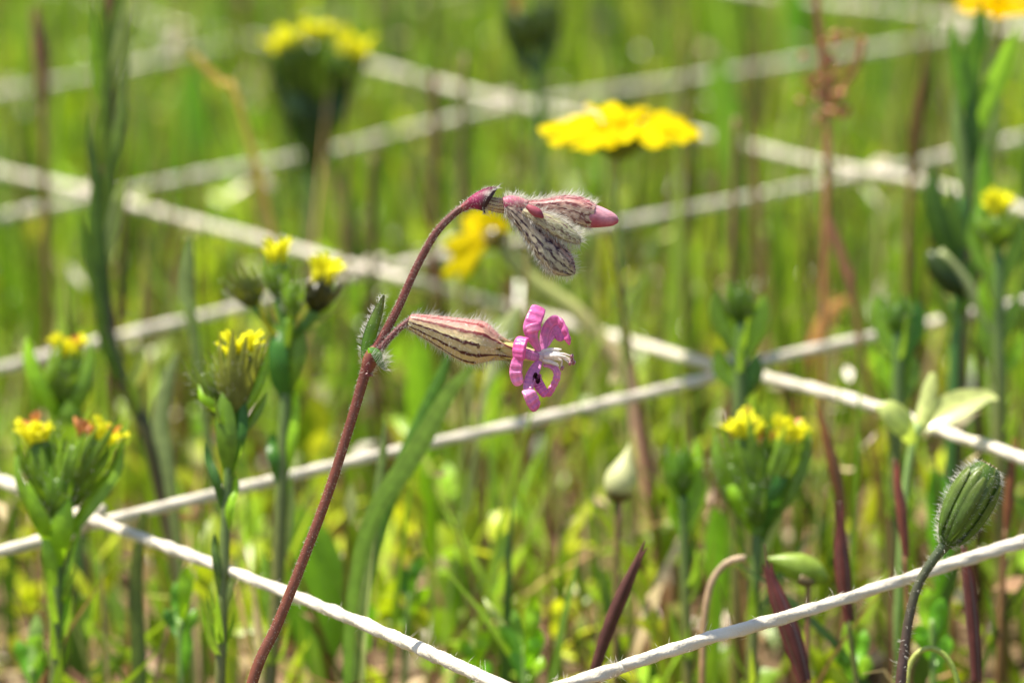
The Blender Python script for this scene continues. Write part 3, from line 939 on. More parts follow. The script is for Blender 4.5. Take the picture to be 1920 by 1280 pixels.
# ------------------------------------------------------------------ yellow headed tarweeds
def head(parent, B_, T_, r, ray=5, raycol=None, dry=0, nbr=11, green=None, ray_len=.55, spread=1.0, open_=1.0):
    """a cup of narrow upright bracts with short yellow rays on top; B_, T_ = foot and mouth (world), r in cm"""
    ax = T_ - B_
    h = np.linalg.norm(ax); ax = ax / h
    e1 = nrm(np.cross(ax, FWD)); e2 = np.cross(ax, e1)
    green = S(106, 148, 54) if green is None else green
    mb = MB()
    t = np.linspace(0, 1, 6)
    pr = np.array([.3, .7, .92, .95, .85, .6]) * r
    mb.tube(np.array([B_ + ax * h * .82 * q for q in t]), pr * .8, green * .85, n=14, m=20)
    hd = part(mb, 'flower_head', M_LEAF, parent)
    for k in range(nbr):
        a = 2 * math.pi * (k + .3 * rng.random()) / nbr
        o = math.cos(a) * e1 + math.sin(a) * e2
        tang = np.cross(ax, o)
        hh = h * rng.uniform(.72, 1.18)
        pts = np.array([B_ + o * r * .15, B_ + o * r * .75 + ax * hh * .3, B_ + o * r * 1.0 * open_ + ax * hh * .65, B_ + o * r * 1.02 * open_ * spread + ax * hh])
        mb = MB()
        gcol = green * rng.uniform(.75, 1.3)
        mb.blade(pts, np.array([.14, .27, .2, .03]) * r * 1.1, tang, gcol, gcol * np.array([1.4, 1.3, .95]), m=14, nc=5, cup=.4, rib=.8)
        ob = part(mb, 'bract', M_LEAF, hd)
    nhp = 70
    aa = rng.uniform(0, 6.28, nhp); tt = rng.uniform(.15, 1, nhp)
    oo = np.cos(aa)[:, None] * e1 + np.sin(aa)[:, None] * e2
    mh = MB()
    mh.hairs(B_ + ax * (h * tt)[:, None] + oo * (r * (.35 + .7 * np.minimum(1, tt * 2)))[:, None], oo + ax * .6, rng.uniform(.03, .09, nhp), .0022, HW)
    part(mh, 'hairs', M_HAIR, hd, kind='stuff')
    yc = S(240, 236, 60) if raycol is None else raycol
    ray = int(ray * 1.5)
    for k in range(ray):
        a = 2 * math.pi * (k + .6 * rng.random()) / max(ray, 1) + .4
        o = math.cos(a) * e1 + math.sin(a) * e2
        tang = np.cross(ax, o)
        L = r * ray_len * rng.uniform(.6, 1.3)
        b0 = B_ + ax * h * rng.uniform(.72, .88) + o * r * rng.uniform(.15, .6)
        mb = MB()
        for q, wl in ((-.55, .9), (0, 1.05), (.55, .9)):
            mb.blade(np.array([b0, b0 + ax * L * .8 + o * r * .18 + tang * q * r * .25, b0 + ax * L * 1.3 * wl + o * r * .5 + tang * q * r * .5]),
                     np.array([.08, .17, .12]) * r, tang, yc * rng.uniform(.85, 1.1), yc, m=8, nc=3, cup=.1, rib=1.0)
        mb.ball(b0 + ax * L * .5 - o * r * .1, r * .13, yc * .95, 7, 5, ax, 1.8)
        part(mb, 'ray_floret', M_YELLOW, hd)
    for k in range(dry):
        a = rng.uniform(0, 6.28)
        o = math.cos(a) * e1 + math.sin(a) * e2
        c0 = B_ + ax * h * rng.uniform(.95, 1.15) + o * r * rng.uniform(.2, .6)
        mb = MB()
        mb.blade(np.array([c0 - ax * r * .3, c0 + o * r * .15, c0 + ax * r * .25 + o * r * .2]), np.array([.1, .28, .1]) * r, np.cross(ax, o), S(196, 122, 60), S(214, 150, 96), m=8, nc=3, cup=.6)
        part(mb, 'withered_floret', M_DRY, hd)
    return hd


def tarweed(label, d, stem, hw, heads, leaves, scol=None, group='yellow headed tarweeds', green=None):
    W = down(ppx(stem, d))
    q = d / FPX
    root = thing('tarweed', label, 'wildflower', W[0], group)
    green = S(106, 148, 54) if green is None else green
    R = np.linspace(hw * 1.15, hw * .9, len(W)) * q
    stem_part(root, W, R, np.array([S(126, 96, 62), S(112, 112, 60), S(92, 124, 56)]) if scol is None else scol, n=10)
    for (b, t, r, kw) in heads:
        branch = [stem[-1], b]
        mb = MB()
        b0 = at(stem[-1][0], stem[-1][1], d); b1_ = at(b[0], b[1], d + (b[2] if len(b) > 2 else 0))
        if np.linalg.norm(b0 - b1_) > .05:
            mb.tube([b0, b0 * .45 + b1_ * .55 + UPV * -.03, b1_], np.array([hw * .9, hw * .8, hw * .9]) * q, green, n=8, m=12)
            part(mb, 'branch', M_STEM, root)
        kw = dict(kw); kw.setdefault('green', green)
        head(root, b1_, at(t[0], t[1], d + (b[2] if len(b) > 2 else 0)), r * q, **kw)
    # narrow leaves and bract tips all the way up
    Ws = spline(W, 40)
    for k in range(20):
        i = int(rng.uniform(4, 39)); a = rng.uniform(0, 6.28)
        o = np.array([math.cos(a), math.sin(a), 0.0])
        L = rng.uniform(.4, .85); p0 = Ws[i]
        if p0[2] < 1.0:
            continue
        mb = MB()
        gk = green * rng.uniform(.7, 1.5)
        mb.blade([p0, p0 + o * L * .25 + np.array([0, 0, L * .4]), p0 + o * L * .42 + np.array([0, 0, L])], np.array([.6, 1, .08]) * rng.uniform(.035, .06), np.cross(o, [0, 0, 1]) + .01, gk, gk * 1.2, m=10, nc=3, cup=.3)
        part(mb, 'leaf', M_LEAF, root)
    for lf in leaves:
        pts, hwl = lf[0], lf[1]
        gc = green * rng.uniform(.8, 1.35) if len(lf) < 3 else lf[2]
        Wl = ppx(pts, d)
        prof = np.array([.5, 1, .85, .1]) if len(pts) == 4 else np.array([.5, 1, .1])
        leaf_part(root, Wl, prof * hwl * q, RGT + rng.normal(0, .35) * FWD + rng.normal(0, .2) * UPV, gc, gc * 1.15)
    return root


BRI = S(132, 186, 44)
PALE = S(150, 176, 120)
tarweed('broad tarweed with two yellow tufts and withered orange florets at the left edge', 49.5,
        [(104, 1290), (106, 1200), (108, 1110), (108, 1040), (108, 985)], 13,
        [((100, 960), (66, 800, 0), 42, dict(ray=7, dry=4, open_=1.1, ray_len=.7)),
         ((118, 955), (205, 798, 0), 43, dict(ray=6, dry=2, open_=1.1, ray_len=.7)),
         ((112, 950, -.1), (152, 812), 34, dict(ray=0, dry=14)),
         ((106, 975, -.2), (112, 880), 30, dict(ray=0, dry=0, green=S(96, 142, 50)))],
        [([(108, 1030, -.1), (60, 960, -.15), (30, 890, -.1), (32, 830, 0)], 15), ([(108, 1020, -.1), (165, 950, -.15), (215, 880, -.1), (232, 810, 0)], 16),
         ([(106, 1060, -.1), (112, 1010, -.3), (120, 960, -.34), (128, 925, -.3)], 20, BRI), ([(106, 1045, 0), (80, 990, -.3), (60, 940, -.34), (52, 900, -.3)], 16, BRI * .8),
         ([(108, 1140), (128, 1070, -.1), (146, 1000, -.1), (152, 960, -.1)], 6), ([(106, 1240), (116, 1180, -.05), (122, 1120), (122, 1090)], 8, BRI),
         ([(100, 1100, -.1), (92, 1040, -.2), (86, 990, -.2)], 15)])
tarweed('tarweed with one yellow tuft above an orange floret, behind the broad leftmost one', 52.5,
        [(118, 1000), (122, 900), (126, 820), (122, 770)], 14,
        [((118, 760), (128, 650), 40, dict(ray=8, dry=3, ray_len=.75, spread=.8)), ((112, 770, .2), (78, 690), 26, dict(ray=0)), ((126, 770, .1), (150, 690), 26, dict(ray=0))],
        [([(118, 790), (80, 740, -.2), (56, 680, -.2), (50, 630, -.1)], 16, BRI), ([(120, 800), (150, 740, -.2), (166, 690, -.2), (170, 640, -.1)], 15),
         ([(122, 840), (130, 790, -.3), (128, 750, -.3)], 24), ([(122, 860), (96, 820, -.2), (86, 790, -.2)], 14)])
tarweed('slim tarweed with one spiky yellow tipped head, nearest left of the reddish stem', 48,
        [(412, 1290), (416, 1180), (420, 1060), (424, 960), (430, 860), (432, 800)], 10,
        [((440, 775), (452, 640), 44, dict(ray=8, nbr=11, green=S(118, 136, 76), ray_len=.6, spread=1.1)), ((420, 790, .2), (372, 680), 28, dict(ray=0, green=S(110, 140, 70)))],
        [([(430, 900), (424, 830, -.15), (420, 770, -.15), (418, 730, -.1)], 20), ([(432, 880), (446, 820, -.15), (452, 780, -.1), (456, 740, -.1)], 15, S(60, 110, 46)),
         ([(432, 790), (400, 760, -.1), (378, 745, -.1), (372, 720)], 9, BRI), ([(432, 830), (468, 790), (488, 760), (500, 735)], 10), ([(436, 800), (476, 740, -.1), (496, 690, -.1), (504, 650)], 9, BRI * .8),
         ([(420, 960), (404, 900, -.1), (390, 860), (384, 830)], 9, S(60, 104, 52)), ([(424, 1010), (430, 950, -.1), (440, 910), (442, 890)], 10, BRI),
         ([(416, 1130), (408, 1060, -.1), (404, 1020), (402, 1000)], 9, S(70, 100, 56)), ([(418, 1170), (430, 1110, -.05), (440, 1070), (444, 1050)], 7, PALE),
         ([(412, 1240), (400, 1180), (396, 1140)], 8)])
tarweed('three headed tarweed, two heads bright yellow and one closed, left of the arching stem', 51,
        [(505, 1290), (515, 1180), (522, 1040), (528, 900), (534, 780), (538, 690), (540, 640)], 12,
        [((522, 560), (520, 480), 28, dict(ray=8, ray_len=1.1)), ((590, 585), (606, 520), 36, dict(ray=9, ray_len=1.0, green=S(44, 50, 28), nbr=12)),  # near black green paints in the shade below the yellow tuft
         ((480, 575), (444, 510), 32, dict(ray=0, green=S(98, 116, 58), nbr=12)), ((545, 600, -.2), (552, 520), 22, dict(ray=0, green=S(112, 158, 52)))],
        [([(540, 660), (500, 610, -.1), (488, 580, -.1), (480, 550)], 9, S(170, 180, 60)), ([(540, 650), (590, 615, -.1), (620, 590, -.05), (640, 570)], 9, PALE),
         ([(536, 760), (520, 700, -.15), (516, 650, -.15), (520, 610)], 22, S(62, 118, 48)), ([(536, 740), (552, 690, -.15), (560, 640, -.15), (562, 600)], 16),
         ([(528, 920), (516, 860, -.1), (512, 830), (510, 810)], 14, S(64, 116, 46)), ([(532, 900), (546, 820, -.1), (552, 760), (556, 730)], 12, BRI),
         ([(520, 1100), (536, 1000), (544, 940), (548, 900)], 10, PALE), ([(512, 1200), (500, 1120), (496, 1060), (494, 1030)], 10)])
tarweed('bushy tarweed with two pairs of yellow tufts, right of centre below the string crossing', 51,
        [(1408, 1290), (1412, 1180), (1416, 1080), (1420, 1010), (1424, 985)], 11,
        [((1420, 960), (1390, 790), 42, dict(ray=7, dry=1, ray_len=.8)), ((1430, 960), (1482, 800), 40, dict(ray=7, dry=1, ray_len=.8)), ((1424, 970, .2), (1432, 830), 34, dict(ray=1, dry=4)),
         ((1410, 970, -.1), (1360, 850), 26, dict(ray=0)), ((1420, 990, -.2), (1410, 890), 26, dict(ray=0, green=S(92, 136, 50)))],
        [([(1420, 1000), (1370, 930, -.1), (1345, 860, -.1), (1340, 810)], 14), ([(1425, 1000), (1480, 920, -.1), (1508, 850, -.1), (1514, 800)], 16),
         ([(1420, 1010), (1390, 960, -.25), (1370, 920, -.25), (1356, 890)], 16, BRI), ([(1424, 1020), (1450, 940, -.25), (1470, 890, -.2), (1478, 850)], 16, S(64, 120, 50)),
         ([(1416, 1100), (1440, 1020), (1462, 970), (1470, 940)], 8, PALE)], )
tarweed('leafy tarweed shoot without flowers, left of the bushy two paired one', 52,
        [(1290, 1290), (1288, 1180), (1284, 1060), (1282, 980), (1280, 930)], 10,
        [((1280, 930), (1278, 830), 26, dict(ray=0, green=S(92, 140, 56)))],
        [([(1282, 960), (1262, 900), (1256, 860), (1258, 820)], 14), ([(1284, 950), (1300, 890), (1306, 850), (1304, 820)], 14, BRI), ([(1284, 1020), (1300, 960), (1314, 920), (1318, 890)], 12),
         ([(1282, 1010), (1264, 960), (1254, 930)], 12, BRI)], group='leafy shoots')
tarweed('dark blurred goblet shaped tarweed with three yellow tufts, at the top left of the picture', 66,
        [(582, 560), (584, 420), (586, 320), (590, 260)], 13,
        [((590, 250), (590, 105), 62, dict(ray=0, green=S(66, 98, 34), nbr=15, spread=1.25, open_=1.15)), ((565, 150, -.3), (530, 82), 34, dict(ray=8, ray_len=.8, green=S(70, 104, 36))), ((592, 140, -.1), (592, 68), 36, dict(ray=9, dry=2, ray_len=.85, green=S(70, 104, 36))),
         ((622, 160, -.4), (655, 90), 40, dict(ray=9, dry=3, ray_len=.85, green=S(70, 104, 36)))],
        [([(590, 270), (630, 200, -.1), (665, 140, -.1), (690, 60)], 14, S(90, 130, 60)), ([(588, 270), (545, 200, -.1), (520, 150, -.1), (505, 100)], 16, S(48, 76, 30)), ([(586, 330), (592, 270, -.3), (600, 220, -.3)], 26, S(46, 74, 28)),  # darkest greens carry the goblet's self-shadow in their colour
         ([(586, 310), (606, 240, -.4), (630, 180, -.4), (640, 150)], 26, S(44, 72, 28)), ([(586, 310), (566, 240, -.4), (550, 180, -.4), (544, 150)], 26, S(44, 72, 28))], green=S(70, 104, 36))
tarweed('dark blurred tarweed head cut by the top edge, near the middle', 66,
        [(1010, 420), (1012, 300), (1012, 200), (1005, 130)], 9,
        [((985, 100), (975, 10), 34, dict(ray=0, dry=3, green=S(60, 84, 34))), ((1012, 90), (1032, -10), 28, dict(ray=0, green=S(66, 92, 40)))],
        [([(1005, 140), (968, 90), (952, 40), (950, 0)], 14), ([(1008, 140), (1030, 90), (1046, 40), (1050, 0)], 12)], green=S(66, 92, 38))
tarweed('small blurred tarweed with one yellow and orange tuft, at the right edge', 54.5,
        [(1876, 760), (1872, 640), (1872, 540), (1872, 480)], 12,
        [((1872, 465), (1870, 395), 36, dict(ray=8, dry=3, ray_len=.9))],
        [([(1872, 540), (1840, 480), (1828, 440), (1824, 410)], 16), ([(1874, 540), (1900, 480), (1912, 440), (1915, 410)], 15), ([(1872, 620), (1850, 560), (1842, 520)], 16, BRI), ([(1874, 640), (1900, 590), (1910, 550)], 16),
         ([(1874, 700), (1846, 640), (1836, 590)], 16), ([(1874, 700), (1905, 660), (1918, 620)], 15, BRI)])
tarweed('leafy green tarweed shoot without flowers, left of the pale leaved seedling', 53.5,
        [(1680, 860), (1682, 760), (1684, 680), (1684, 620)], 12,
        [((1684, 630), (1686, 560), 24, dict(ray=0, green=S(80, 126, 44)))],
        [([(1684, 680), (1660, 620), (1650, 580), (1648, 550)], 18), ([(1684, 690), (1712, 630), (1720, 590), (1722, 560)], 18, S(64, 118, 46)), ([(1684, 740), (1660, 690), (1644, 660)], 20, BRI), ([(1684, 760), (1706, 700), (1712, 660)], 20)], group='leafy shoots')
tarweed('leafy green shoot growing over the string crossing right of the flower', 53,
        [(1385, 800), (1385, 720), (1388, 640), (1390, 600)], 12,
        [((1390, 610), (1388, 530), 28, dict(ray=0, green=S(80, 120, 44)))],
        [([(1388, 660), (1356, 610), (1346, 570), (1344, 540)], 18), ([(1388, 680), (1420, 620), (1430, 580), (1432, 550)], 18), ([(1386, 730), (1356, 690), (1346, 650)], 20), ([(1386, 750), (1412, 700), (1420, 660)], 20, S(62, 106, 44))], group='leafy shoots')


# ------------------------------------------------------------------ daisies
def daisy(label, c, ax, r, stem, d, nray=13, hw=12, col=None, stemcol=None, group='yellow daisies', droop=0.0, only=None):
    W = down(np.vstack([ppx(stem, d)]))
    q = d / FPX
    root = thing('daisy', label, 'wildflower', W[0], group)
    stem_part(root, W, np.linspace(hw * 1.1, hw * .85, len(W)) * q, S(128, 140, 70) if stemcol is None else stemcol, n=10)
    ax = nrm(ax)
    e1 = nrm(np.cross(ax, [0, 1, .2])); e2 = np.cross(ax, e1)
    col = S(232, 212, 22) if col is None else col
    mb = MB()
    mb.tube([c - ax * r * .34, c - ax * r * .2, c - ax * r * .05, c], np.array([.08, .26, .36, .34]) * r, S(110, 130, 40), n=16, m=12)
    part(mb, 'involucre', M_LEAF, root)
    for k in range(nray):
        if only and k not in only:
            continue
        a = 2 * math.pi * (k + .25 * rng.random()) / nray
        o = math.cos(a) * e1 + math.sin(a) * e2
        tg = np.cross(ax, o)
        lift = rng.normal(.05, .05) - droop
        mb = MB()
        L = r * rng.uniform(.92, 1.05)
        mb.blade([c + o * r * .22, c + o * L * .6 + ax * r * (lift + .06), c + o * L * .9 + ax * r * lift, c + o * L + ax * r * (lift - .04)],
                 np.array([.08, .17, .17, .09]) * r, tg, col * rng.uniform(.7, 1.05), col, m=12, nc=5, cup=rng.choice([-.45, .45]), rib=.8)
        part(mb, 'ray_petal', M_YELLOW, root)
    mb = MB()
    for k in range(70):
        a = k * 2.39996; rr = .3 * r * math.sqrt(k / 70)
        p = c + e1 * rr * math.cos(a) + e2 * rr * math.sin(a) + ax * (.1 * r * (1 - (rr / r / .3) ** 2) + .02 * r)
        mb.ball(p, .035 * r, S(226, 196, 16) * rng.uniform(.8, 1.1), 6, 5, ax, 1.8)
    part(mb, 'disc_florets', M_YELLOW, root, kind='stuff')
    return root


d = 56
daisy('wide bright yellow daisy seen from the side, above the pink bud cluster', at(1162, 250, d), nrm([.02, -.05, 1.0]), 1.03, [(1168, 620), (1160, 480), (1156, 380), (1160, 275)], d, 20, 6.5, None, S(150, 160, 76))
d = 60
daisy('yellow daisy cut by the top right corner', at(1872, 8, d), nrm([0, -.12, 1.0]), .62, [(1836, 300), (1850, 180), (1862, 90), (1870, 25)], d, 13, 9, S(240, 196, 8))
d = 58
q = d / FPX
W = down(ppx([(1190, 760), (1168, 690), (1130, 640), (1075, 580), (1010, 535), (968, 500), (938, 458)], d))
hd_ = thing('daisy', 'half withered yellow daisy turned away on an arching pinkish stem, behind the bud cluster', 'wildflower', W[0], 'yellow daisies')
stem_part(hd_, W, np.linspace(17, 14, len(W)) * q, np.array([S(160, 120, 90), S(196, 142, 118), S(216, 160, 138), S(220, 170, 146), S(206, 182, 132), S(180, 186, 110), S(150, 156, 84)]), n=10)
mb, V = body([(944, 466, 8), (936, 456, 20), (926, 446, 26), (914, 440, 18), (907, 437, 6), (905, 436, 1)], d, lambda t, a: mixc(S(110, 120, 50), S(112, 96, 20), t), 24, 16)
part(mb, 'involucre', M_LEAF, hd_)
for (tx, ty, hw_, dz) in [(866, 412, 18, .3), (884, 398, 20, .1), (910, 394, 20, -.1), (940, 404, 18, -.25), (948, 420, 14, -.3), (832, 466, 15, .1), (846, 478, 15, -.2), (832, 520, 13, 0), (862, 524, 12, -.25), (880, 440, 20, .35)]:
    mb = MB()
    c_ = S(242, 220, 28) * rng.uniform(.75, 1.05)
    mb.blade(ppx([(922, 446, 0), (922 * .5 + tx * .5 - 3, 446 * .5 + ty * .5 - 5, dz * .6), (922 * .2 + tx * .8, 446 * .2 + ty * .8 - 2, dz), (tx, ty, dz)], d), np.array([.4, .9, 1, .4]) * hw_ * q, np.cross(FWD, np.array([tx - 922, 0, 446 - ty])) + .4 * FWD, c_, c_, m=14, nc=5, cup=.3)
    part(mb, 'ray_petal', M_YELLOW, hd_)

# ------------------------------------------------------------------ tall leafy stems
d = 54; q = d / FPX


def leafy(label, d, stem, hw, leaves, scol, name='leafy_stem', cat='plant', group=None):
    W = down(ppx(stem, d)); q = d / FPX
    root = thing(name, label, cat, W[0], group)
    stem_part(root, W, np.linspace(hw * 1.15, hw * .85, len(W)) * q, scol, n=10)
    for pts, hwl, colr in leaves:
        prof = {3: [.5, 1, .08], 4: [.45, 1, .8, .06], 5: [.4, .9, 1, .7, .06]}[len(pts)]
        zz = np.linspace(-.03, -.16, len(pts)) - .04
        leaf_part(root, ppx([(p_[0], p_[1], z_) for p_, z_ in zip(pts, zz)], d), np.array(prof) * hwl * q, RGT + rng.normal(0, .2) * FWD, colr, colr * 1.1, m=22)
    return root


DK, MDG = S(82, 118, 38), S(112, 146, 58)
leafy('tall dark stemmed plant with narrow clasping leaves crossing the left string knot', 54,
      [(286, 850), (262, 780), (232, 715), (206, 640), (196, 560), (192, 460), (196, 340), (202, 220), (206, 100), (208, -30)], 13,
      [([(204, 640), (184, 560), (166, 480), (150, 400)], 12, DK), ([(196, 600), (184, 500), (178, 400), (182, 290)], 17, S(78, 114, 36)), ([(194, 470), (206, 400), (204, 340), (206, 270)], 15, S(88, 122, 40)), ([(196, 500), (210, 430), (222, 370), (236, 330)], 15, PALE),
       ([(200, 430), (186, 360), (172, 290), (168, 210)], 12, S(74, 104, 52)), ([(198, 360), (214, 290), (228, 230), (238, 170)], 13, S(100, 132, 64)), ([(200, 300), (222, 220), (236, 120), (252, 20)], 9, S(110, 134, 84)),
       ([(202, 230), (188, 150), (178, 80), (170, 0)], 15, BRI * .8), ([(204, 150), (198, 80), (192, 20), (190, -30)], 10, S(96, 132, 44)), ([(204, 290), (196, 210), (196, 140), (202, 80)], 11, S(92, 126, 42)), ([(206, 120), (216, 60), (224, 10), (228, -30)], 13, S(96, 128, 50)), ([(204, 180), (222, 90), (236, 20), (244, -30)], 12, PALE), ([(230, 720), (216, 690), (196, 640), (176, 580)], 12, DK), ([(262, 790), (250, 740), (236, 700)], 10, MDG),
       ([(240, 740), (262, 690), (270, 650)], 12, PALE), ([(200, 330), (192, 270), (186, 200)], 14, MDG)],
      np.array([S(122, 92, 92), S(112, 84, 80), S(74, 72, 40), S(76, 80, 38), S(96, 86, 44), S(110, 84, 46)]))
leafy('tall bright green leafy plant near the right edge, in front of two strings', 56,
      [(1786, 800), (1792, 640), (1800, 500), (1812, 360), (1824, 220), (1832, 100)], 12,
      [([(1826, 260), (1856, 180), (1884, 110), (1908, 50)], 22, BRI), ([(1824, 240), (1804, 160), (1790, 90), (1784, 40)], 16, S(110, 164, 50)), ([(1828, 200), (1820, 120), (1822, 60)], 18, S(96, 146, 50)),
       ([(1814, 360), (1846, 300), (1866, 240), (1876, 170)], 14, S(120, 150, 100)), ([(1812, 380), (1800, 300), (1792, 230), (1790, 160)], 14, S(128, 160, 110)), ([(1806, 460), (1840, 400), (1846, 330), (1842, 260)], 18, S(110, 168, 50)),
       ([(1800, 500), (1764, 440), (1748, 370), (1752, 300)], 22, S(66, 104, 46)), ([(1802, 480), (1790, 420), (1786, 350)], 18, S(90, 130, 60)), ([(1794, 620), (1760, 560), (1744, 520)], 14, MDG),
       ([(1794, 600), (1816, 540), (1826, 470)], 18, S(70, 112, 48)), ([(1832, 120), (1838, 60), (1840, 0)], 14, S(80, 130, 46)), ([(1818, 330), (1822, 250), (1818, 180)], 20, S(54, 96, 42))], S(74, 116, 52))
# drooping blurred bud
d = 55; q = d / FPX
W = down(ppx([(1862, 720), (1850, 620), (1824, 552), (1790, 505), (1758, 474)], d))
nb = thing('nodding_bud', 'dark green nodding bud on a pale bent stalk, near the right edge', 'wildflower', W[0])
stem_part(nb, W, np.array([9, 10, 11, 12, 13]) * q, S(150, 160, 104), n=10)
mb, V = body([(1742, 470, 6), (1750, 484, 18), (1768, 510, 24), (1788, 536, 20), (1802, 554, 8), (1808, 562, 2)], d, lambda t, a: mixc(S(60, 84, 44), S(50, 76, 36), t), 30, 24)
part(mb, 'bud', M_LEAF, nb)

# ------------------------------------------------------------------ pale leaved seedling on the right
d = 51; q = d / FPX
W = down(ppx([(1692, 1000), (1700, 900), (1712, 830), (1722, 795)], d))
ps = thing('seedling', 'seedling with broad pale mint green leaves beside the falling string at right', 'plant', W[0])
PG = S(186, 208, 164)
stem_part(ps, W, 8 * q, S(140, 170, 90), n=8)
leaf_part(ps, ppx([(1722, 800), (1736, 760, .1), (1744, 725, .15), (1750, 698, .2)], d), np.array([.7, 1, .95, .4]) * 15 * q, RGT, PG, PG, m=20)
leaf_part(ps, ppx([(1712, 808, .1), (1760, 782, .1), (1805, 758, .2), (1846, 744, .3), (1872, 748, .3)], d), np.array([.35, 1, 1, .55, .1]) * 30 * q, UPV + .6 * FWD, PG * .95, PG, m=24)
leaf_part(ps, ppx([(1714, 830, -.1), (1696, 796, -.3), (1668, 768, -.35), (1640, 762, -.3)], d), np.array([.4, 1, .9, .2]) * 24 * q, RGT * .6 + UPV, S(168, 206, 110), PG, m=20)

# ------------------------------------------------------------------ grass with dark spikelets


def spike(label, d, stem, bodypts, col=None, glumes=2, group='dark grass spikelets', scol=None):
    """thin culm and a dark lance shaped spikelet: bodypts (px, py, half width)"""
    q = d / FPX
    W = down(ppx(stem, d))
    root = thing('grass_spikelet', label, 'grass', W[0], group)
    stem_part(root, W, np.linspace(7, 5, len(W)) * q, S(130, 96, 60) if scol is None else scol, M_DRY, n=8)
    col = (S(82, 44, 46) if col is None else col) * np.array([1.15, 1.05, .8])
    bodypts = [(b[0], b[1], b[2] * .8) for b in bodypts]
    mb, V = body(bodypts, d, lambda t, a: mixc(col, col * 1.5, np.sin(a * 4 + t * 3) * .5 + t * .3), 24, 40)
    part(mb, 'spikelet', M_DRY, root)
    bp = np.array([list(b) for b in bodypts], float)
    for k in range(glumes):
        s_ = (-1) ** k
        i0, i1 = 0, max(2, int(len(bp) * .7))
        sub = bp[i0:i1 + 1]
        dirn = nrm(np.array([bp[-1][0] - bp[0][0], bp[-1][1] - bp[0][1], 0]))
        prp = np.array([-dirn[1], dirn[0]]) * s_
        pts = [(b[0] + prp[0] * b[2] * .7, b[1] + prp[1] * b[2] * .7, -.03) for b in sub]
        tipx = bp[min(i1 + 1, len(bp) - 1)]
        pts.append((tipx[0] + prp[0] * 9, tipx[1] + prp[1] * 9, -.03))
        hwv = np.concatenate([sub[:, 2] * .6 + 2, [.8]])
        mb = MB()
        mb.blade(ppx(pts, d), hwv * q, RGT * 1.0, col * (1.5 if k else 1.1), col * 1.6, m=18, nc=5, cup=.5)
        part(mb, 'glume', M_DRY, root)
    return root


spike('long dark purple spikelet slanting up from the lower edge, right of the middle', 46.8, [(1104, 1295), (1108, 1280)],
      [(1106, 1285, 9), (1118, 1240, 10), (1134, 1190, 12), (1155, 1135, 13), (1175, 1090, 11), (1194, 1050, 7), (1206, 1022, 3), (1210, 1012, 1)], S(80, 50, 48), 1)
spike('dark spikelet leaning left across the nearest string, under the green pod', 47.6, [(1520, 1300), (1508, 1270)],
      [(1510, 1280, 10), (1496, 1230, 15), (1478, 1175, 17), (1460, 1125, 14), (1446, 1085, 8), (1438, 1055, 3), (1434, 1020, 1)], S(86, 46, 48), 2)
spike('dark upright spikelet right of the green pod', 48.6, [(1608, 1300), (1598, 1220), (1590, 1160)],
      [(1592, 1165, 6), (1586, 1120, 10), (1581, 1075, 13), (1577, 1030, 11), (1576, 985, 6), (1574, 940, 2)], S(84, 44, 42), 2, scol=S(104, 112, 52))
spike('thin brown spikelet leaning above the one right of the green pod', 51, [(1582, 1150), (1580, 1040), (1576, 980)],
      [(1577, 985, 6), (1572, 930, 10), (1562, 880, 12), (1550, 830, 9), (1540, 790, 5), (1530, 750, 2)], S(110, 74, 46), 1)
spike('narrow reddish spikelet left of the closed hawkbit bud', 49.5, [(1704, 1200), (1700, 1100), (1696, 1040)],
      [(1697, 1045, 6), (1693, 1000, 9), (1687, 950, 10), (1681, 905, 7), (1676, 860, 2)], S(116, 64, 56), 1)
spike('dark upright spikelet under the closed hawkbit bud', 47.4, [(1830, 1300), (1828, 1270)],
      [(1829, 1280, 10), (1826, 1220, 12), (1820, 1150, 13), (1814, 1090, 11), (1808, 1050, 7), (1804, 1022, 2)], S(84, 46, 46), 1)
spike('brown spikelet at the right edge behind the closed hawkbit bud', 51, [(1876, 1180), (1882, 1060), (1886, 990)],
      [(1886, 995, 6), (1889, 950, 9), (1893, 905, 9), (1897, 865, 6), (1900, 820, 2)], S(116, 74, 52), 1)
spike('olive brown blurred spikelet crossing the strings at upper right', 60, [(1700, 520), (1704, 420), (1708, 330)],
      [(1708, 335, 7), (1712, 270, 13), (1718, 210, 14), (1726, 160, 10), (1732, 110, 4), (1736, 60, 1)], S(96, 78, 40), 1)
spike('brown blurred spikelet crossing the string at far upper left', 62, [(84, 330), (82, 250), (80, 190)],
      [(80, 195, 7), (78, 150, 12), (72, 100, 13), (66, 50, 9), (62, 10, 3)], S(110, 78, 56), 1)

# pods, tendrils
d = 49.2; q = d / FPX
W = down(ppx([(1512, 1290), (1514, 1200), (1515, 1130), (1515, 1090)], d))
pod = thing('seed_pod', 'smooth green beaked seed pod on a thin stalk, above the leaning dark spikelet', 'seed pod', W[0])
stem_part(pod, W, 5 * q, S(134, 96, 66), n=8)
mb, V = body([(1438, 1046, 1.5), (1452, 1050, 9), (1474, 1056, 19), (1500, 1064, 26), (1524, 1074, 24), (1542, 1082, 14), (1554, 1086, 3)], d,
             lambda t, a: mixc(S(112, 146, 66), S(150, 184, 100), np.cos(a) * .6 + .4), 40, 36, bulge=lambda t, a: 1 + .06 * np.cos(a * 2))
part(mb, 'pod', M_LEAF, pod)
mb, V = body([(1498, 1084, 12), (1515, 1090, 11), (1528, 1088, 3)], d - .1, lambda t, a: mixc(S(110, 96, 60), S(96, 84, 50), t), 16, 10)
part(mb, 'pod_cap', M_STEM, pod)
d = 52; q = d / FPX
W = down(ppx([(1154, 1180), (1156, 1060), (1158, 980), (1160, 940)], d))
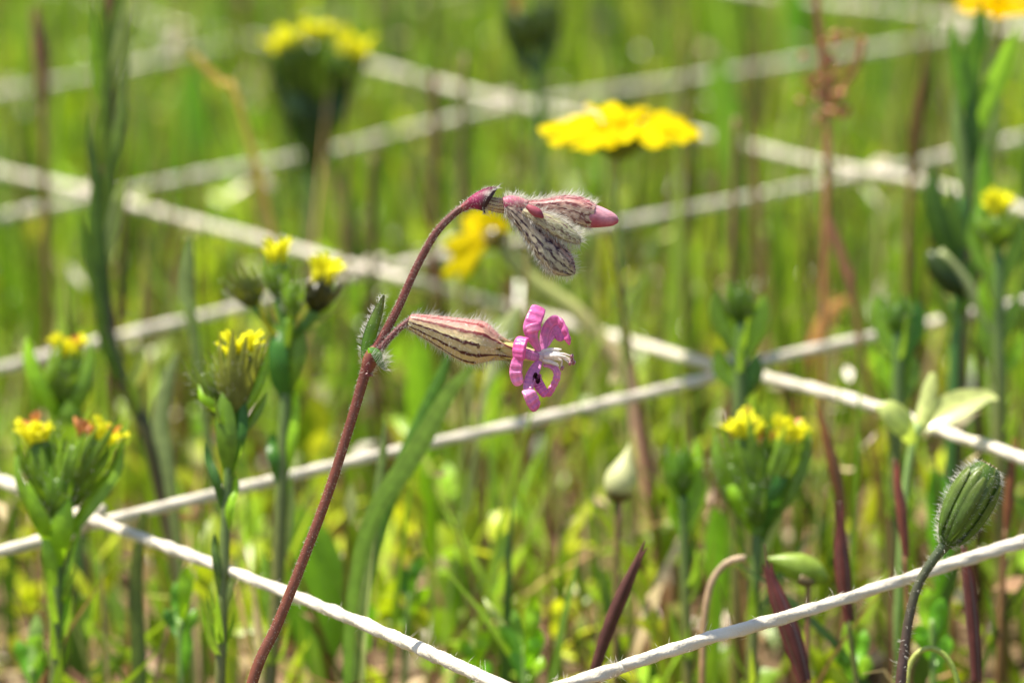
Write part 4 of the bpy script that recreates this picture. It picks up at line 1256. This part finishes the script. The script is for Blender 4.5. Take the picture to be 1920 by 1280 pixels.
pod = thing('seed_pod', 'pale yellow teardrop seed capsule with a dark base, below the pink flower', 'seed pod', W[0])
stem_part(pod, W, 6 * q, S(130, 104, 66), n=8)
mb, V = body([(1160, 940, 12), (1161, 926, 25), (1164, 905, 31), (1169, 885, 27), (1175, 862, 15), (1179, 845, 7), (1181, 832, 2)], d,
             lambda t, a: mixc(S(90, 76, 40), S(206, 208, 150), (t - .1) * 8), 32, 40)
part(mb, 'capsule', M_CALYX, pod)
d = 49; q = d / FPX
W = down(ppx([(1316, 1290), (1318, 1220), (1322, 1150), (1334, 1092), (1358, 1058), (1380, 1048), (1398, 1046)], d))
mb = MB(); mb.tube(W, np.linspace(6, 7, len(W)) * q, np.array([S(150, 116, 60), S(164, 124, 76), S(196, 172, 140)]), n=8, m=50)
single(mb, 'dry_stalk', M_DRY, 'curved tan stalk hooked over to the right, left of the green pod', 'stalk', W[0])
d = 46.5; q = d / FPX
W = down(ppx([(1700, 1300), (1704, 1252), (1718, 1226), (1742, 1214), (1764, 1222), (1784, 1246), (1798, 1290), (1802, 1330)], d))
mb = MB(); mb.tube(W, 5.5 * q, np.array([S(150, 160, 70), S(196, 186, 110), S(140, 170, 60)]), n=8, m=60)
single(mb, 'tendril', M_STEM, 'yellow green tendril arching beside the foot of the hawkbit stem', 'tendril', W[0])

# ------------------------------------------------------------------ single blades and leaves one can pick out


def lone_blade(label, d, pts, hws, col, tip=None, name='wild_grass', side=None, cat='grass blade', cup=.3):
    W = down(ppx(pts, d))
    ne = len(W) - len(pts)
    h = np.concatenate([hws[0] * np.linspace(.25, .6, ne), hws]) * d / FPX
    mb = MB(); mb.blade(W, h, RGT if side is None else side, col, tip, m=40, nc=7, cup=cup, rib=1.25)
    single(mb, name, M_LEAF, label, cat, W[0])


lone_blade('broad green grass blade curving up to the right below the striped calyx', 50.2, [(652, 1290), (656, 1180), (672, 1060), (704, 960), (756, 880), (806, 800), (848, 728), (905, 668)], [9, 11, 14, 17, 20, 18, 13, 3], S(126, 180, 50), S(130, 170, 84), side=RGT + .5 * UPV, cup=.08)
lone_blade('second narrower blade hugging the broad curved blade', 50.9, [(690, 1100), (716, 980), (760, 860), (800, 770), (830, 700), (850, 640)], [10, 14, 16, 15, 11, 2], S(96, 150, 48), S(84, 132, 56), side=RGT + .3 * UPV)
lone_blade('thin upright blade left of the broad curved blade', 50.6, [(676, 1180), (694, 1060), (708, 940), (718, 850), (722, 790)], [7, 9, 10, 8, 2], S(100, 134, 76), S(120, 146, 100))
lone_blade('glowing yellow green blade just under the calyx', 57, [(800, 900), (792, 800), (788, 730), (786, 670), (780, 630)], [16, 24, 28, 22, 4], S(130, 190, 20), S(140, 196, 20))
lone_blade('bright green wide leaf behind the lower reddish stem', 56, [(600, 1260), (596, 1180), (590, 1100), (582, 1020), (560, 950)], [24, 54, 64, 46, 6], S(84, 150, 30), S(120, 176, 40), 'broadleaf_weed', cat='leaf', cup=.2)
lone_blade('dark green upright stalk in the lower left between two tarweeds', 50.5, [(262, 1300), (258, 1200), (254, 1120), (258, 1040), (270, 960)], [13, 14, 13, 11, 6], S(66, 98, 34), S(90, 110, 60), 'green_stalk', cat='stalk')
lone_blade('bright lime blade right of the tall dark stemmed plant, top left', 77, [(360, 330), (362, 240), (360, 160), (364, 120)], [18, 26, 22, 6], S(112, 172, 30))
lone_blade('bright lime blade in the top right, above the strings', 86, [(1486, 200), (1484, 120), (1482, 40), (1480, -30)], [24, 34, 34, 26], S(118, 184, 30))
lone_blade('lime blade standing behind the wide daisy on its right', 71, [(1372, 330), (1364, 240), (1352, 160), (1346, 110)], [20, 30, 24, 4], S(122, 176, 40))
lone_blade('bright green leaf behind the closed hawkbit bud', 53, [(1768, 1080), (1770, 1000), (1764, 930), (1750, 880)], [18, 30, 26, 5], S(104, 176, 30), None, 'broadleaf_weed', cat='leaf')
lone_blade('bright lime leaf at the left of the bushy tarweed stem', 53.5, [(1346, 1120), (1350, 1060), (1348, 1000), (1340, 950)], [14, 28, 24, 5], S(118, 180, 36), None, 'broadleaf_weed', cat='leaf')
lone_blade('reddish dry leaf curling up right of the flower', 60, [(1512, 690), (1530, 640), (1556, 590), (1590, 560)], [5, 14, 16, 6], S(196, 146, 112), S(204, 160, 120), 'withered_weed', cat='leaf')
lone_blade('purplish stalk slanting down right of the bud cluster', 57, [(1600, 560), (1584, 500), (1564, 440), (1552, 405)], [7, 9, 9, 4], S(130, 90, 90), S(150, 110, 110), 'dry_stalk', cat='stalk')
lone_blade('pale grey blade leaning down left of the three headed tarweed', 53, [(362, 620), (350, 560), (352, 500), (358, 440)], [10, 15, 14, 3], S(120, 146, 104))
lone_blade('pale blue green blade at the left, under the rising string', 53, [(318, 900), (300, 800), (312, 720), (332, 660)], [12, 16, 14, 4], S(132, 156, 126))
lone_blade('tan straw leaning through the upper left grass', 60, [(448, 196), (420, 162), (386, 128), (358, 98)], [7, 8, 8, 6], S(196, 176, 110), None, 'straw', cat='straw')
for lab, dd, pts, hw_, colr in [
    ('dark brown upright stalk left of the arching stem', 62, [(700, 560), (700, 480), (698, 380), (700, 290)], 9, S(86, 66, 40)),
    ('brown stalk crossing the string behind the bend of the catchfly', 64, [(812, 420), (812, 330), (816, 240), (812, 140)], 9, S(112, 78, 54)),
    ('thin olive stalk right of the string knot at top middle', 62, [(866, 420), (866, 320), (868, 220), (872, 100)], 8, S(112, 98, 56)),
    ('brown stalk under the right side of the wide daisy', 60, [(1374, 460), (1376, 380), (1378, 290), (1380, 220)], 9, S(120, 92, 60)),
    ('dark reddish stalk beside the small tarweed at the right edge', 56, [(1836, 600), (1836, 520), (1838, 440), (1836, 390)], 9, S(96, 58, 48))]:
    W = down(ppx(pts, dd)); mb = MB()
    mb.tube(W, np.linspace(hw_, hw_ * .7, len(W)) * dd / FPX, colr, n=8, m=30, wob=.1)
    single(mb, 'dry_stalk', M_DRY, lab, 'stalk', W[0], 'brown stalks in the background')

# reddish dock like stalk with dry seed head at top right
d = 58; q = d / FPX
W = down(ppx([(1545, 620), (1548, 480), (1550, 360), (1552, 240), (1545, 130), (1532, 0), (1528, -40)], d))
dk = thing('seeding_stalk', 'tall reddish brown stalk with dry orange seed cluster crossing the strings at top right', 'plant', W[0])
stem_part(dk, W, np.linspace(7.5, 6, len(W)) * q, np.array([S(150, 150, 66), S(160, 140, 66), S(170, 122, 70), S(160, 102, 66), S(140, 84, 58)]), n=8)
for k in range(34):
    u = rng.random()
    c = at(1554 + rng.normal(0, 22), 60 + u * 170, d + rng.normal(0, .15))
    mb = MB()
    mb.ball(c, rng.uniform(.03, .06), S(176, 112, 66) * rng.uniform(.7, 1.3), 7, 5, rng.normal(0, 1, 3), 1.5)
    part(mb, 'seed', M_DRY, dk)
for pts in ([(1552, 200), (1590, 150), (1612, 110), (1618, 70)], [(1548, 160), (1576, 130), (1590, 120)], [(1548, 190), (1520, 160), (1510, 140)]):
    mb = MB(); mb.tube(ppx(pts, d), 6 * q, S(160, 110, 66), n=6, m=14)
    part(mb, 'branch', M_DRY, dk)

# oblong leaved sprouts near the lower edge


def sprout(label, d, foot, lvs):
    W = down(ppx(foot, d)); q = d / FPX
    root = thing('sprout', label, 'plant', W[0], 'oblong leaved sprouts')
    stem_part(root, W, 6 * q, S(120, 150, 70), n=7)
    for (x0, y0, x1, y1, hw_, c_) in lvs:
        dz = rng.normal(0, .15)
        leaf_part(root, ppx([(x0, y0), ((x0 + x1) / 2 + rng.normal(0, 3), (y0 + y1) / 2, dz), (x0 * .2 + x1 * .8, y0 * .2 + y1 * .8, dz), (x1, y1, dz * 1.3)], d), np.array([.3, .9, 1, .15]) * hw_ * q,
                  RGT + rng.normal(0, .3) * FWD, c_, c_ * 1.1, m=16)


sprout('bright oblong leaved sprout at the lower edge between stem and dark spikelet', 50.5, [(984, 1300), (984, 1250), (984, 1210)],
       [(984, 1240, 965, 1140, 13, S(110, 160, 70)), (984, 1240, 1004, 1120, 14, BRI), (984, 1250, 940, 1170, 13, S(96, 156, 50)), (984, 1260, 1012, 1180, 15, S(120, 190, 40)), (984, 1290, 1016, 1230, 14, BRI), (984, 1290, 960, 1220, 12, S(80, 140, 50)), (984, 1230, 908, 1120, 8, PALE)])
sprout('small bright sprout left of the bright oblong leaved one', 52, [(900, 1300), (890, 1240)],
       [(890, 1250, 888, 1160, 9, PALE), (890, 1260, 912, 1180, 12, BRI), (890, 1260, 866, 1200, 12, S(104, 160, 50)), (890, 1290, 920, 1240, 12, S(100, 170, 40))])
sprout('low leafy sprout in the lower left corner', 51, [(60, 1300), (58, 1250)],
       [(58, 1270, 66, 1180, 18, BRI), (58, 1280, 30, 1200, 15, S(96, 160, 50)), (58, 1290, 84, 1220, 17, S(110, 180, 40)), (58, 1280, 70, 1150, 14, S(130, 170, 110))])
sprout('leafy sprout under the falling string at lower left', 50.5, [(340, 1300), (338, 1220), (338, 1160)],
       [(338, 1180, 330, 1090, 12, S(90, 150, 50)), (338, 1170, 352, 1060, 14, BRI), (338, 1200, 310, 1140, 12, S(70, 124, 44)), (338, 1220, 366, 1140, 12, S(104, 160, 56)), (338, 1280, 352, 1180, 13, S(110, 176, 40))])
sprout('green sprout under the nearest string at lower right', 50.5, [(1600, 1300), (1598, 1240)],
       [(1598, 1260, 1590, 1160, 12, BRI), (1598, 1260, 1622, 1180, 14, S(100, 166, 40)), (1598, 1280, 1566, 1220, 13, S(84, 140, 50)), (1598, 1280, 1630, 1230, 14, BRI)])
sprout('bright sprout behind the foot of the hawkbit stem', 50, [(1750, 1300), (1748, 1220), (1748, 1160)],
       [(1748, 1200, 1740, 1100, 16, BRI), (1748, 1200, 1768, 1120, 16, S(100, 170, 40)), (1748, 1240, 1720, 1170, 14, S(104, 176, 46)), (1748, 1260, 1780, 1190, 14, S(110, 180, 50))])
sprout('leafy sprout below the broad curved blade', 53, [(760, 1240), (764, 1160), (770, 1110)],
       [(770, 1120, 790, 1040, 13, S(80, 136, 50)), (768, 1130, 750, 1060, 14, S(64, 116, 46)), (768, 1160, 800, 1100, 14, BRI), (766, 1180, 740, 1130, 12, S(100, 150, 60)), (690, 1220, 694, 1130, 15, S(112, 190, 20))])
lone_blade('pale blue green leaf rising behind the pink flower', 54, [(905, 760), (925, 690), (945, 630), (972, 576)], [3, 14, 20, 6], S(150, 180, 140), S(176, 196, 170))
lone_blade('second pale leaf close behind the calyx', 55, [(880, 740), (890, 680), (930, 620), (960, 596)], [3, 12, 18, 5], S(120, 164, 104), S(160, 186, 150))
